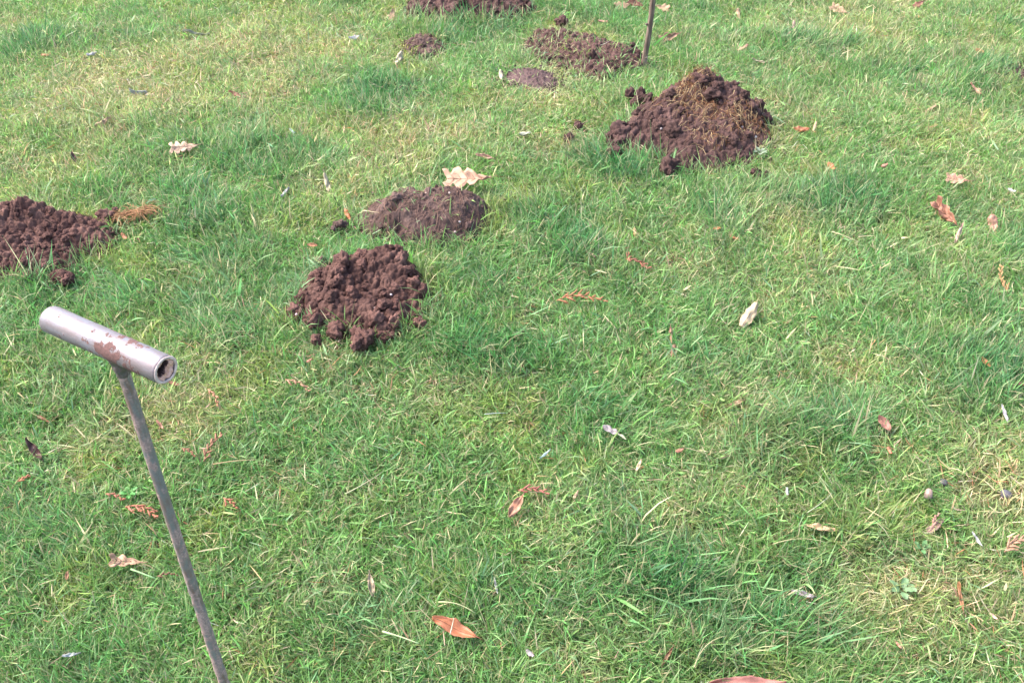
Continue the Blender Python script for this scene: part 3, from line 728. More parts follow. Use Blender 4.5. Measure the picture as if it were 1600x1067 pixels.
# small stones, an acorn and weeds
def stone(px, py, r, rgb, label, h=.004, zover=None, name='small_stone', cat='stone'):
    p = at(px, py, h) if zover is None else zover
    bm = bmesh.new(); bmesh.ops.create_icosphere(bm, subdivisions=2, radius=1); o = Vector((px*.1, py*.1, 0))
    for v in bm.verts: v.co = v.co*(1+.3*mnoise.noise(v.co*1.2+o))*r; v.co.z *= .75
    me = bpy.data.meshes.new(name); bm.to_mesh(me); bm.free(); me.materials.append(plain('stone', tuple(c*.40 for c in rgb), .6, .4, .2, 200))
    me.polygons.foreach_set('use_smooth', [True]*len(me.polygons))
    tag(link(name, me, None, p), label, cat, 'pebbles on soil and grass' if cat == 'stone' else None)
def on_mound(key, px, py, lift):
    """march along the sight line to the surface of a heap"""
    M = MK[key]; d = ray(px, py); o = Vector((0, 0, CAM_H)); t = 1.0
    while t < 8:
        q = o+d*t
        if M['x0'] < q.x < M['x1'] and M['y0'] < q.y < M['y1'] and q.z < M['zat'](q.x, q.y): return q+Vector((0, 0, lift))
        if q.z < -.05: break
        t += .002
    return at(px, py, lift)
for key, px, py, r, rgb, label in (
 ('smooth', 718, 347, .0042, srgb(226,206,204), 'pinkish pebble on the right of the smooth molehill'),
 ('smooth', 711, 363, .0045, srgb(214,190,182), 'flat pale pebble low on the front of the smooth molehill'),
 ('smooth', 702, 302, .0038, srgb(224,206,196), 'pale pebble on top of the smooth molehill'),
 ('smooth', 608, 356, .0036, srgb(206,178,180), 'rosy pebble on the left front of the smooth molehill'),
 ('smooth', 666, 302, .0034, srgb(214,186,172), 'small tan pebble at the top left of the smooth molehill'),
 ('crumbly', 611, 461, .0036, srgb(220,204,204), 'pale pebble in the middle of the crumbly molehill'),
 ('crumbly', 669, 459, .0034, srgb(236,230,226), 'white pebble at the right edge of the crumbly molehill'),
 ('crumbly', 585, 481, .0030, srgb(206,176,166), 'tiny pebble low in the middle of the crumbly molehill'),
 ('rooty', 1033, 202, .0048, srgb(186,170,170), 'white pebble on the left of the tallest molehill'),
 ('rooty', 1160, 199, .0050, srgb(176,160,166), 'grey pebble on the right flank of the tallest molehill'),
 ('rooty', 1180, 215, .0062, srgb(206,196,190), 'pale stone at the right foot of the tallest molehill')):
    stone(px, py, r, rgb, label, zover=on_mound(key, px, py, r*.3))
stone(463, 491, .0036, srgb(230,196,196), 'white grit speck on the clod left of the crumbly molehill', h=.036)
stone(1474, 754, .009, srgb(96,90,98), 'dark grey stone in bare straw on the right', h=.012)
stone(1572, 772, .012, srgb(104,100,108), 'dark grey stone lying near the right border in straw', h=.010)
def acorn(px, py):
    p, A, B, Nn, k = screen_frame(px, py, 82, .45, .028); r = 7.5*mpp(p); vs_ = []
    prof = [(0, -1.05), (.45, -.98), (.8, -.7), (.98, -.2), (.95, .35), (.72, .85), (.35, 1.12), (.08, 1.22)]
    for (q, z) in prof:
        for s in range(14): vs_.append((A*z + (B*math.cos(s*6.2832/14)+Nn*math.sin(s*6.2832/14))*q*.82)*r)
    f = grid_faces(14, len(prof), True); f.append(tuple(range(14))); f.append(tuple(range(14*7, 14*8)))
    o = link('acorn', mesh('acorn', vs_, f, plain('acorn_shell', tuple(c*.6 for c in srgb(150,124,112)), .45, .5, .25, 90)), None, p)
    tag(o, 'dull brown acorn lying in straw right of the lawn', 'acorn')
    prof = [(.1, -1.25), (.6, -1.2), (.92, -.95), (1.06, -.6), (1.02, -.5)]
    vs_ = [(A*z + (B*math.cos(s*6.2832/14)+Nn*math.sin(s*6.2832/14))*q*.82)*r for (q, z) in prof for s in range(14)]
    f = grid_faces(14, len(prof), True); f.append(tuple(range(14)))
    link('cap', mesh('cap', vs_, f, plain('acorn_cap', tuple(c*.6 for c in srgb(124,108,100)), .8, .2, .3, 300)), o)
acorn(1451, 771)
def weed(px, py, size, rgb, label, n=6):
    p = at(px, py, .015); root = empty('broad_leaf_weed', p); tag(root, label, 'weed'); m = leaf_material(rgb)
    for i in range(n):
        a = i*2.4+random.uniform(-.3, .3); A = Vector((math.cos(a), math.sin(a), .35)).normalized(); B = Vector((0, 0, 1)).cross(A).normalized(); Nn = A.cross(B)
        G = to_local(leaf_grid('scrap', 9, 5, wr=.36, curl=.2, bend=-.4), A, B, Nn, size)
        V = [q+A*size*.7 + Vector((0, 0, .006*i/n)) for r in G for q in r]
        link('leaf', mesh('leaf', V, grid_faces(5, 9), m), root)
weed(1408, 922, .022, srgb(104, 134, 92), 'grey green broad leaved weed in the lower right turf')
weed(1440, 857, .016, srgb(92, 134, 80), 'small round leaved weed above the broad leaved weed', 5)
weed(1187, 240, .022, srgb(140, 156, 128), 'pale leaved weed at the right foot of the tallest molehill', 7)
weed(150, 575, .018, srgb(70, 140, 80), 'round green weed left of the upper metal rod', 5)
weed(203, 772, .016, srgb(84, 158, 70), 'clover like weed beside the lower metal rod', 6)

# ------------------------------------------------------------------ T-handled metal rod
HZ = .85
def on_plane(px, py, z):
    d = ray(px, py); t = (CAM_H-z)/(-d.z); return Vector((d.x*t, d.y*t, z))
hA = on_plane(79, 498, HZ); hB = on_plane(259, 578, HZ)
hdir = (hB-hA).normalized(); hlen = (hB-hA).length
J = hA.lerp(hB, .575)
d1 = ray(349, 1063); o_ = Vector((0, 0, CAM_H)); best = None
for k in range(400):                       # foot: where the sight line passes nearest below the handle
    q = o_+d1*(.6+k*.004); dd = math.hypot(q.x-J.x, q.y-J.y)
    if best is None or dd < best[0]: best = (dd, q)
rd = (best[1]-J).normalized()
foot = J + rd*((J.z-float(gz(J.x, J.y)))/-rd.z)
probe = empty('soil_probe', foot)
tag(probe, 'tall metal rod with a hollow tube handle stuck upright in the lawn', 'metal rod')

def metal_mud(name, base, rough, mud, lo, hi, scale, metallic=.75, streak=None, film=((.125, .096, .096), (22, 75, 75), .38, .58)):
    m, nt, out = new_mat(name); L = nt.links.new
    tc = nd(nt, 'ShaderNodeTexCoord')
    n1 = nd(nt, 'ShaderNodeTexNoise'); n1.inputs['Scale'].default_value = scale; n1.inputs['Detail'].default_value = 6; n1.inputs['Roughness'].default_value = .62
    n2 = nd(nt, 'ShaderNodeTexNoise'); n2.inputs['Scale'].default_value = scale*5; n2.inputs['Detail'].default_value = 4
    L(tc.outputs['Object'], n1.inputs['Vector']); L(tc.outputs['Object'], n2.inputs['Vector'])
    val = n1.outputs[0]
    if streak is not None:
        val = streak(nt, tc, n1)
    f = ramp(nt, val, [(lo, (0, 0, 0)), (hi, (1, 1, 1))])
    bc0 = ramp(nt, n2.outputs[0], [(.3, tuple(c*.8 for c in base)), (.7, base)])
    mp = nd(nt, 'ShaderNodeMapping'); mp.inputs['Scale'].default_value = film[1]; L(tc.outputs['Object'], mp.inputs[0])
    n3 = nd(nt, 'ShaderNodeTexNoise'); n3.inputs['Scale'].default_value = 1; n3.inputs['Detail'].default_value = 6; n3.inputs['Roughness'].default_value = .7; L(mp.outputs[0], n3.inputs['Vector'])
    ff = ramp(nt, n3.outputs[0], [(film[2], (0, 0, 0)), (film[3], (.85,)*3)])
    fm = nd(nt, 'ShaderNodeMix', data_type='RGBA'); L(ff, fm.inputs['Factor']); L(bc0, fm.inputs['A']); fm.inputs['B'].default_value = (*film[0], 1); bc = fm.outputs['Result']
    mc = ramp(nt, n2.outputs[0], [(.3, tuple(c*.55 for c in mud)), (.7, tuple(c*1.2 for c in mud))])
    mx = nd(nt, 'ShaderNodeMix', data_type='RGBA'); L(f, mx.inputs['Factor']); L(bc, mx.inputs['A']); L(mc, mx.inputs['B'])
    me_ = nd(nt, 'ShaderNodeMapRange'); L(f, me_.inputs['Value']); me_.inputs['To Min'].default_value = metallic; me_.inputs['To Max'].default_value = 0
    ro = nd(nt, 'ShaderNodeMapRange'); L(f, ro.inputs['Value']); ro.inputs['To Min'].default_value = rough; ro.inputs['To Max'].default_value = .9
    ad = nd(nt, 'ShaderNodeMath', operation='MULTIPLY_ADD'); L(n2.outputs[0], ad.inputs[0]); ad.inputs[1].default_value = .5; L(f, ad.inputs[2])
    b = nd(nt, 'ShaderNodeBump'); b.inputs['Strength'].default_value = .45; b.inputs['Distance'].default_value = .0012; L(ad.outputs[0], b.inputs['Height'])
    p = nd(nt, 'ShaderNodeBsdfPrincipled')
    L(mx.outputs['Result'], p.inputs['Base Color']); L(me_.outputs[0], p.inputs['Metallic']); L(ro.outputs[0], p.inputs['Roughness']); L(b.outputs[0], p.inputs['Normal'])
    L(p.outputs[0], out.inputs[0]); return m
def handle_streak(nt, tc, n1):
    # more mud near the joint: a smooth bump in object X about the joint, added to the noise
    s = nd(nt, 'ShaderNodeSeparateXYZ'); nt.links.new(tc.outputs['Object'], s.inputs[0])
    a = nd(nt, 'ShaderNodeMath', operation='SUBTRACT'); nt.links.new(s.outputs['X'], a.inputs[0]); a.inputs[1].default_value = .022
    b = nd(nt, 'ShaderNodeMath', operation='ABSOLUTE'); nt.links.new(a.outputs[0], b.inputs[0])
    c = nd(nt, 'ShaderNodeMapRange'); nt.links.new(b.outputs[0], c.inputs['Value']); c.inputs['From Max'].default_value = .06; c.inputs['To Min'].default_value = .16; c.inputs['To Max'].default_value = -.05
    e = nd(nt, 'ShaderNodeMapRange'); nt.links.new(s.outputs['Z'], e.inputs['Value']); e.inputs['From Min'].default_value = -.016; e.inputs['From Max'].default_value = .016; e.inputs['To Min'].default_value = .07; e.inputs['To Max'].default_value = -.06
    d = nd(nt, 'ShaderNodeMath', operation='ADD'); nt.links.new(c.outputs[0], d.inputs[0]); nt.links.new(n1.outputs[0], d.inputs[1])
    g = nd(nt, 'ShaderNodeMath', operation='ADD'); nt.links.new(d.outputs[0], g.inputs[0]); nt.links.new(e.outputs[0], g.inputs[1])
    return g.outputs[0]
def shaft_streak(nt, tc, n1):
    # more caked soil on the lower length, and long runs along it
    s = nd(nt, 'ShaderNodeSeparateXYZ'); nt.links.new(tc.outputs['Object'], s.inputs[0])
    c = nd(nt, 'ShaderNodeMapRange'); nt.links.new(s.outputs['Z'], c.inputs['Value']); c.inputs['From Min'].default_value = .15; c.inputs['From Max'].default_value = .8; c.inputs['To Min'].default_value = .035; c.inputs['To Max'].default_value = -.035
    mp = nd(nt, 'ShaderNodeMapping'); mp.inputs['Scale'].default_value = (110, 110, 16); nt.links.new(tc.outputs['Object'], mp.inputs[0])
    n = nd(nt, 'ShaderNodeTexNoise'); n.inputs['Scale'].default_value = 1; n.inputs['Detail'].default_value = 5; nt.links.new(mp.outputs[0], n.inputs['Vector'])
    a = nd(nt, 'ShaderNodeMix'); a.inputs['Factor'].default_value = .5; nt.links.new(n1.outputs[0], a.inputs['A']); nt.links.new(n.outputs[0], a.inputs['B'])
    d = nd(nt, 'ShaderNodeMath', operation='ADD'); nt.links.new(c.outputs[0], d.inputs[0]); nt.links.new(a.outputs['Result'], d.inputs[1])
    return d.outputs[0]
HANDLE = metal_mud('galvanised_tube', (.165, .158, .182), .48, tuple(c*.30 for c in srgb(150, 104, 98)), 0.56, .60, 85, .35, handle_streak)
SHAFT = metal_mud('muddy_steel', (.165, .156, .148), .6, tuple(c*.88 for c in srgb(160, 134, 126)), .47, .545, 75, .03, shaft_streak, ((.15, .075, .052), (70, 70, 14), .46, .62))
WELD = metal_mud('weld_metal', (.13, .13, .12), .6, srgb(96, 80, 70), .45, .62, 160, .6)
MUD = soil_material('dried_mud', tuple(c*.8 for c in srgb(190, 140, 120)), tuple(c*.8 for c in srgb(230, 186, 166)), tuple(c*.8 for c in srgb(216, 172, 152)), .5, .6)

R = .0162; rI = .0122
prof = [(-hlen/2+.002, rI-.0006), (-hlen/2, rI+.0006), (-hlen/2, R-.0022), (-hlen/2+.0012, R-.0006), (-hlen/2+.004, R)]
prof += [(x, R) for x in np.linspace(-hlen/2+.012, hlen/2-.012, 22)]
prof += [(hlen/2-.003, R), (hlen/2-.001, R-.0005), (hlen/2, R-.0016), (hlen/2+.0002, rI+.0008), (hlen/2-.0012, rI), (hlen/2-.03, rI), (0, rI), (-hlen/2+.002, rI-.0006)]
seg = 40; vs_ = []
for (x, r) in prof:
    for k in range(seg):
        a = 2*math.pi*k/seg
        q = r + .0003*mnoise.noise(Vector((x*40, math.cos(a)*1.2, math.sin(a)*1.2)))*(1 if r > .014 else 2)
        vs_.append((x, q*math.cos(a), q*math.sin(a)))
hside = Vector((0, 0, 1)).cross(hdir).normalized(); hup = hdir.cross(hside)
RM = Matrix((hdir, hside, hup)).transposed()
hc = hA.lerp(hB, .5)
ho = link('handle_tube', mesh('handle_tube', vs_, grid_faces(seg, len(prof), True), HANDLE), probe, hc-foot, RM.to_euler())
ho['label'] = 'smooth silvery tube handle with mud smears'
# dried mud packed in the open end, with a hollow left in it
vs_ = []; nr, ns = 26, 64
for i in range(nr):
    r = rI*1.01*i/(nr-1)
    for k in range(ns):
        a = 2*math.pi*k/ns; y, z = r*math.cos(a), r*math.sin(a)
        dz = -.0012 + .003*mnoise.noise(Vector((y*160, z*160, 2))) + .002*mnoise.noise(Vector((y*420, z*420, 7)))
        u = (y*-.55 + z*.85)
        hole = math.exp(-((y+.0035)**2+(z-.0035)**2)/(2*.0042**2)) + .8*math.exp(-((y+.007)**2+(z+.001)**2)/(2*.0028**2)) + .7*math.exp(-((y-.003)**2+(z-.008)**2)/(2*.003**2))
        vs_.append((hlen/2 + dz - .055*min(1, max(0, (hole-.42)*4)), y, z))
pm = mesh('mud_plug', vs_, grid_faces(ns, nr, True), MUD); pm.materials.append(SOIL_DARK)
for f in pm.polygons:                                   # deep faces in dark soil colour paint the hollow's shade, dried crust outside
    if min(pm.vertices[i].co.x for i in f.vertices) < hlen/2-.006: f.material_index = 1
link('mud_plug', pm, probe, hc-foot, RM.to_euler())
# a thin crust of dried mud on the rim
vs_ = []
for k in range(48):
    a = 2*math.pi*k/48
    for q in range(6):
        b = 2*math.pi*q/6; w = .0019*(1+.5*mnoise.noise(Vector((math.cos(a)*4, math.sin(a)*4, q))))
        r = (R+rI)/2 + w*math.cos(b); vs_.append((hlen/2+.0003+w*.45*math.sin(b), r*math.cos(a), r*math.sin(a)))
fs = [(k*6+q, ((k+1) % 48)*6+q, ((k+1) % 48)*6+(q+1) % 6, k*6+(q+1) % 6) for k in range(48) for q in range(6)]
link('rim_crust', mesh('rim_crust', vs_, fs, plain('rim_mud', tuple(c*.75 for c in srgb(206, 182, 172)), .7, .3, .25, 200)), probe, hc-foot, RM.to_euler())
# shaft with mud caked on towards the ground
n = 150; pts = []; tp = J + Vector((0, 0, -.008)); bt = foot + rd*.06
a_ = rd.cross(Vector((1, 0, 0))).normalized(); b_ = rd.cross(a_); vs_ = []
for i in range(n):
    t = i/(n-1); p = tp.lerp(bt, t)
    for k in range(20):
        a = 2*math.pi*k/20; amt = .00025 + .0011*min(1, max(0, (t-.25)/.5))
        r = .0068 + amt*(mnoise.noise(Vector((math.cos(a)*2.2, math.sin(a)*2.2, t*60)))+.7) + amt*.8*mnoise.noise(Vector((math.cos(a)*6, math.sin(a)*6, t*190)))
        vs_.append(p-foot+(a_*math.cos(a)+b_*math.sin(a))*r)
link('shaft', mesh('shaft', vs_, grid_faces(20, n, True), SHAFT), probe)
vs_ = []
for i in range(16):
    t = i/15; p = J + rd*(.010+.030*t)
    for k in range(24):
        a = 2*math.pi*k/24
        r = .0078 + .0042*(1-t)**2 + .0022*mnoise.noise(Vector((math.cos(a)*2.5, math.sin(a)*2.5, t*4)))
        if i == 15: r = .0070
        vs_.append(p-foot+(a_*math.cos(a)+b_*math.sin(a))*r)
link('weld_collar', mesh('weld_collar', vs_, grid_faces(24, 16, True), WELD), probe)

# ------------------------------------------------------------------ wooden stick in the flattened soil
s0 = at(1004, 106, 0); d2 = ray(1019, 2); o_ = Vector((0, 0, CAM_H))
best = None
for k in range(600):
    q = o_+d2*(2+k*.005); dd = math.hypot(q.x-s0.x, q.y-s0.y)
    if best is None or dd < best[0]: best = (dd, q)
sd_ = (best[1]-s0).normalized(); SL = .78
pts = []; rad = []
for i in range(40):
    t = i/39; q = sd_*(SL*(t*1.06-.06)) + Vector((.006*math.sin(t*7), .005*math.sin(t*5+1), 0))
    pts.append(q); rad.append(.0112*(1-.25*t)*(1+.10*math.sin(t*23)**8))
v, f = tube(pts, rad, 14)
v = [q + Vector((1, .6, 0))*.0008*mnoise.noise(q*90) for q in v]
m, nt, out = new_mat('stick_bark'); L = nt.links.new
tc = nd(nt, 'ShaderNodeTexCoord'); mp = nd(nt, 'ShaderNodeMapping'); mp.inputs['Scale'].default_value = (90, 90, 12); L(tc.outputs['Object'], mp.inputs[0])
n1 = nd(nt, 'ShaderNodeTexNoise'); n1.inputs['Scale'].default_value = 1.3; n1.inputs['Detail'].default_value = 6; L(mp.outputs[0], n1.inputs['Vector'])
c = ramp(nt, n1.outputs[0], [(.3, (.035, .021, .015)), (.5, (.125, .085, .062)), (.72, (.27, .20, .15))])
p_ = nd(nt, 'ShaderNodeBsdfPrincipled'); p_.inputs['Roughness'].default_value = .75; L(c, p_.inputs['Base Color'])
bp = nd(nt, 'ShaderNodeBump'); bp.inputs['Strength'].default_value = .5; bp.inputs['Distance'].default_value = .002; L(n1.outputs[0], bp.inputs['Height']); L(bp.outputs[0], p_.inputs['Normal']); L(p_.outputs[0], out.inputs[0])
so = link('wooden_stick', mesh('stick', v, f, m), None, s0)
tag(so, 'brown wooden stick pushed upright into the flattened dark soil', 'stick')
for t in (.05, .22, .47, .7):
    q = sd_*(SL*t); d = Vector((random.choice((-1, 1)), -.4, .5)).normalized()
    v, f = tube([q+d*.006, q+d*.013, q+d*.017], [.005, .0042, .002], 7); link('knot', mesh('knot', v, f, m), so)

# ------------------------------------------------------------------ grass
PATCH = lambda lst: [(at(px, py).x, at(px, py).y, max(.06, r*mpp(at(px, py))), w) for (px, py, r, w) in lst]
LUSH = PATCH([(590,150,60,1),(70,65,70,.9),(1000,890,110,1),(1310,310,75,1),(1215,690,95,1),(880,405,70,.6),(1100,560,90,.6),(710,570,80,.7),
 (760,940,130,.6),(1400,110,110,.7),(1240,70,45,.9),(500,130,50,.5),(700,50,60,.6),(1350,830,70,.7),(1150,350,60,.5),(660,265,60,.7),(930,250,50,.7),
 (560,420,60,.6),(1190,300,60,.5),(1220,150,40,.8),(1340,660,60,.6),(1540,590,70,.7),(830,550,70,.5),(60,900,90,.4),(700,420,70,.6),(120,215,50,.6),
 (400,230,50,.5),(1250,900,60,.6),(600,880,100,.4),(920,650,80,.5),(1560,400,60,.4),(1450,560,80,.5),(1150,1000,90,.5),(1290,990,60,.6),(350,350,60,.4)])
YELL = PATCH([(200,140,280,.42),(1350,90,260,.30),(760,180,200,.25),(1480,880,180,.25),(150,150,130,.8),(380,150,80,.9),(650,215,90,.8),(1100,395,70,.7),(1330,570,60,.9),(1570,740,75,1.2),(1530,775,45,1),(890,60,60,.5),(1350,30,80,.7),(1470,950,110,.7),
 (330,80,120,.5),(300,610,110,.6),(470,770,80,.6),(880,220,60,.7),(60,560,80,.5),(260,280,80,.5),(470,80,70,.5),(1120,60,60,.5),(1480,180,90,.4),(1200,470,80,.4),
 (840,150,50,.5),(520,290,50,.5),(1060,820,60,.5),(560,600,60,.6),(150,680,70,.5),(1250,170,70,.4),(930,410,50,.6),(490,560,50,.5),(1540,930,80,.5),(1400,700,0.1,0)])
BARE = PATCH([(1535,768,60,.85),(385,125,25,.5),(885,212,22,.4),(250,905,0.1,0),(1580,60,0.1,0),(1254,928,14,.7),(1395,702,14,.6),(1130,1010,0.1,0),(1040,405,26,.5),(1310,335,22,.4),(185,215,18,.5),(900,120,40,.5)])
def field(lst, x, y):
    v = np.zeros_like(x)
    for (cx, cy, r, w) in lst: v = v + w*np.exp(-((x-cx)**2+(y-cy)**2)/(2*(r*.75)**2))
    return np.minimum(v, 1.2)

def in_view(x, y, margin):
    dep = y*math.cos(PITCH) + CAM_H*math.sin(PITCH)
    hw = dep*(W/2)/FPX + margin
    return (np.abs(x) < hw) & (y > .86-margin) & (y < 4.35+margin*1.5)

def soil_mask(x, y, pad):
    """>0 inside a heap; value = (1 - share of grass kept)"""
    m = np.zeros_like(x)
    for M in MOUNDS:
        near = (x > M['x0']-.05) & (x < M['x1']+.05) & (y > M['y0']-.05) & (y < M['y1']+.05)
        if near.any():
            s = poly_sdf(M['P2'], x[near], y[near]) + M.get('grow', .014) + .046*(N4.fbm(x[near], y[near], .075)-.5)
            gr = M['grass']
            if M['key'] == 'stick': gr = np.clip(.44 - (x[near]-at(850, 90).x)*1.15 + (at(900, 90).y-y[near])*.9, .05, .46)
            k = np.where(s > pad, 1-gr, 0); m[near] = np.maximum(m[near], k)
    return m

def soil_edge(x, y):
    m = np.zeros_like(x)
    for M in MOUNDS:
        if M['key'] in ('stick', 'lilac', 'rim', 'little'): continue
        near = (x > M['x0']-.1) & (x < M['x1']+.1) & (y > M['y0']-.1) & (y < M['y1']+.1)
        if near.any():
            s = poly_sdf(M['P2'], x[near], y[near]); m[near] = np.maximum(m[near], np.exp(-((s+.02)/.04)**2))
    return m

def build_blades(name, x, y, L_, wid, az, th0, bend, col, tipcol, zoff, label, cat, rows=3, roll=None, gz=gz, heaps=True):
    n = len(x); k = rows
    z = gz(x, y) + zoff
    for M in (MOUNDS if heaps else ()):
        q = (x > M['x0']) & (x < M['x1']) & (y > M['y0']) & (y < M['y1'])
        ny_, nx_ = M['Zs'].shape
        i_ = np.clip(((x[q]-M['x0'])/(M['x1']-M['x0'])*(nx_-1)).astype(int), 0, nx_-1); j_ = np.clip(((y[q]-M['y0'])/(M['y1']-M['y0'])*(ny_-1)).astype(int), 0, ny_-1)
        z[q] = np.maximum(z[q], M['Zs'][j_, i_]-.003)
    px = x.copy(); py = y.copy(); pz = z - .003
    cx, sx = np.cos(az), np.sin(az)
    roll = rng.normal(0, .7, n) if roll is None else roll
    V = np.zeros((n, 2*k+1, 3), np.float32); CL = np.ones((n, 2*k+1, 4), np.float32)
    wprof = {3: (.75, 1.0, .72), 2: (.8, .95)}[k]
    twist = rng.normal(0, .5, n)
    for r in range(k+1):
        t = r/k
        if r == k:
            V[:, 2*k, 0] = px; V[:, 2*k, 1] = py; V[:, 2*k, 2] = pz
            CL[:, 2*k, :3] = tipcol
        else:
            th = th0 + bend*t; ro = roll + twist*t
            # width direction: across the blade, rolled about its own axis
            ux, uy = -sx, cx
            vx, vy, vz = np.cos(th)*cx, np.cos(th)*sx, -np.sin(th)
            wx = ux*np.cos(ro)+vx*np.sin(ro); wy = uy*np.cos(ro)+vy*np.sin(ro); wz = vz*np.sin(ro)
            hw = wid*wprof[r]*.5
            for s, q in ((-1, 0), (1, 1)):
                V[:, 2*r+q, 0] = px+s*wx*hw; V[:, 2*r+q, 1] = py+s*wy*hw; V[:, 2*r+q, 2] = pz+s*wz*hw
            CL[:, 2*r:2*r+2, :3] = (col*(1-t*.5)+tipcol*t*.5)[:, None, :]
            seg_ = L_/k
            thm = th0+bend*(t+.5/k)
            px = px+np.sin(thm)*cx*seg_; py = py+np.sin(thm)*sx*seg_; pz = pz+np.cos(thm)*seg_
    V[:, 2:, 2] = np.maximum(V[:, 2:, 2], (gz(V[:, 2:, 0], V[:, 2:, 1])+.003).astype(np.float32))
    nv = 2*k+1
    pat = []
    for r in range(k-1): pat += [2*r, 2*r+1, 2*r+3, 2*r+2]
    pat += [2*k-2, 2*k-1, 2*k]
    tot = np.array([4]*(k-1)+[3]); st = np.concatenate([[0], np.cumsum(tot)[:-1]])
    me = bpy.data.meshes.new(name)
    me.vertices.add(n*nv); me.vertices.foreach_set('co', V.reshape(-1))
    li = (np.arange(n)[:, None]*nv + np.array(pat)[None]).reshape(-1).astype(np.int32)
    me.loops.add(len(li)); me.loops.foreach_set('vertex_index', li)
    ls = (np.arange(n)[:, None]*len(pat) + st[None]).reshape(-1).astype(np.int32)
    me.polygons.add(len(ls)); me.polygons.foreach_set('loop_start', ls)
    me.polygons.foreach_set('use_smooth', np.ones(len(ls), bool))
    me.update(calc_edges=True)
    a = me.color_attributes.new('Col', 'FLOAT_COLOR', 'POINT'); a.data.foreach_set('color', CL.reshape(-1))
    me.materials.append(BLADE)
    return tag(link(name, me), label, cat, None, 'stuff')
BLADE = blade_material('grass_blade')

def sample(n, xr, yr, dens):
    x = rng.uniform(*xr, n); y = rng.uniform(*yr, n)
    return x, y
LS = np.array(leaf_spots)
def leaf_near(x, y):
    """how much a blade is pressed down by or trimmed from a leaf lying on the grass"""
    m = np.zeros_like(x)
    for (lx, ly, lr) in LS:
        r = max(lr*.85, .012)
        # the leaf and a strip on the side it is walked up to
        yy = np.where(y < ly, (y-ly)*.75, (y-ly)*1.3)
        m = np.maximum(m, np.exp(-(((x-lx)**2+yy**2)/(r*r))**1.5))
    return m

def colours(x, y, n):
    lush = field(LUSH, x, y); yel = field(YELL, x, y)
    nz = N1.fbm(x+5, y, .55); nf = N2.fbm(x, y+9, .14)
    lush = np.clip(lush*.95 + (nz-.47)*1.3 + (nf-.5)*1.1, 0, 1)
    yel = np.clip(yel*.8 + (N3.fbm(x, y, .35)-.5)*1.4 + (N5.fbm(x, y, .09)-.5)*1.1, 0, 1)*(1-.55*lush)
    c_mid = np.array([.110, .226, .068]); c_lush = np.array([.052, .166, .060]); c_yel = np.array([.300, .312, .145]); c_blue = np.array([.105, .205, .115])
    col = c_mid*(1-lush[:, None]) + c_lush*lush[:, None]
    col = col*(1-.8*yel[:, None]) + c_yel*.8*yel[:, None]
    bl = np.clip((N6.fbm(x, y, .22)-.55)*4, 0, 1)*.6
    bl = np.maximum(bl*.7, (rng.random(n) < .10)*.7)
    col = col*(1-bl[:, None]) + c_blue*bl[:, None]
    mo = np.clip((N4.fbm(x+2, y+7, .16)-.58)*5, 0, .7)*(1-lush)
    col = col*(1-mo[:, None]) + np.array([.210, .255, .066])*mo[:, None]
    col = col*np.exp(rng.normal(0, .24, n))[:, None]
    col = col*(1+rng.normal(0, .08, (n, 3)))
    return np.clip(col, .01, .6), lush, yel

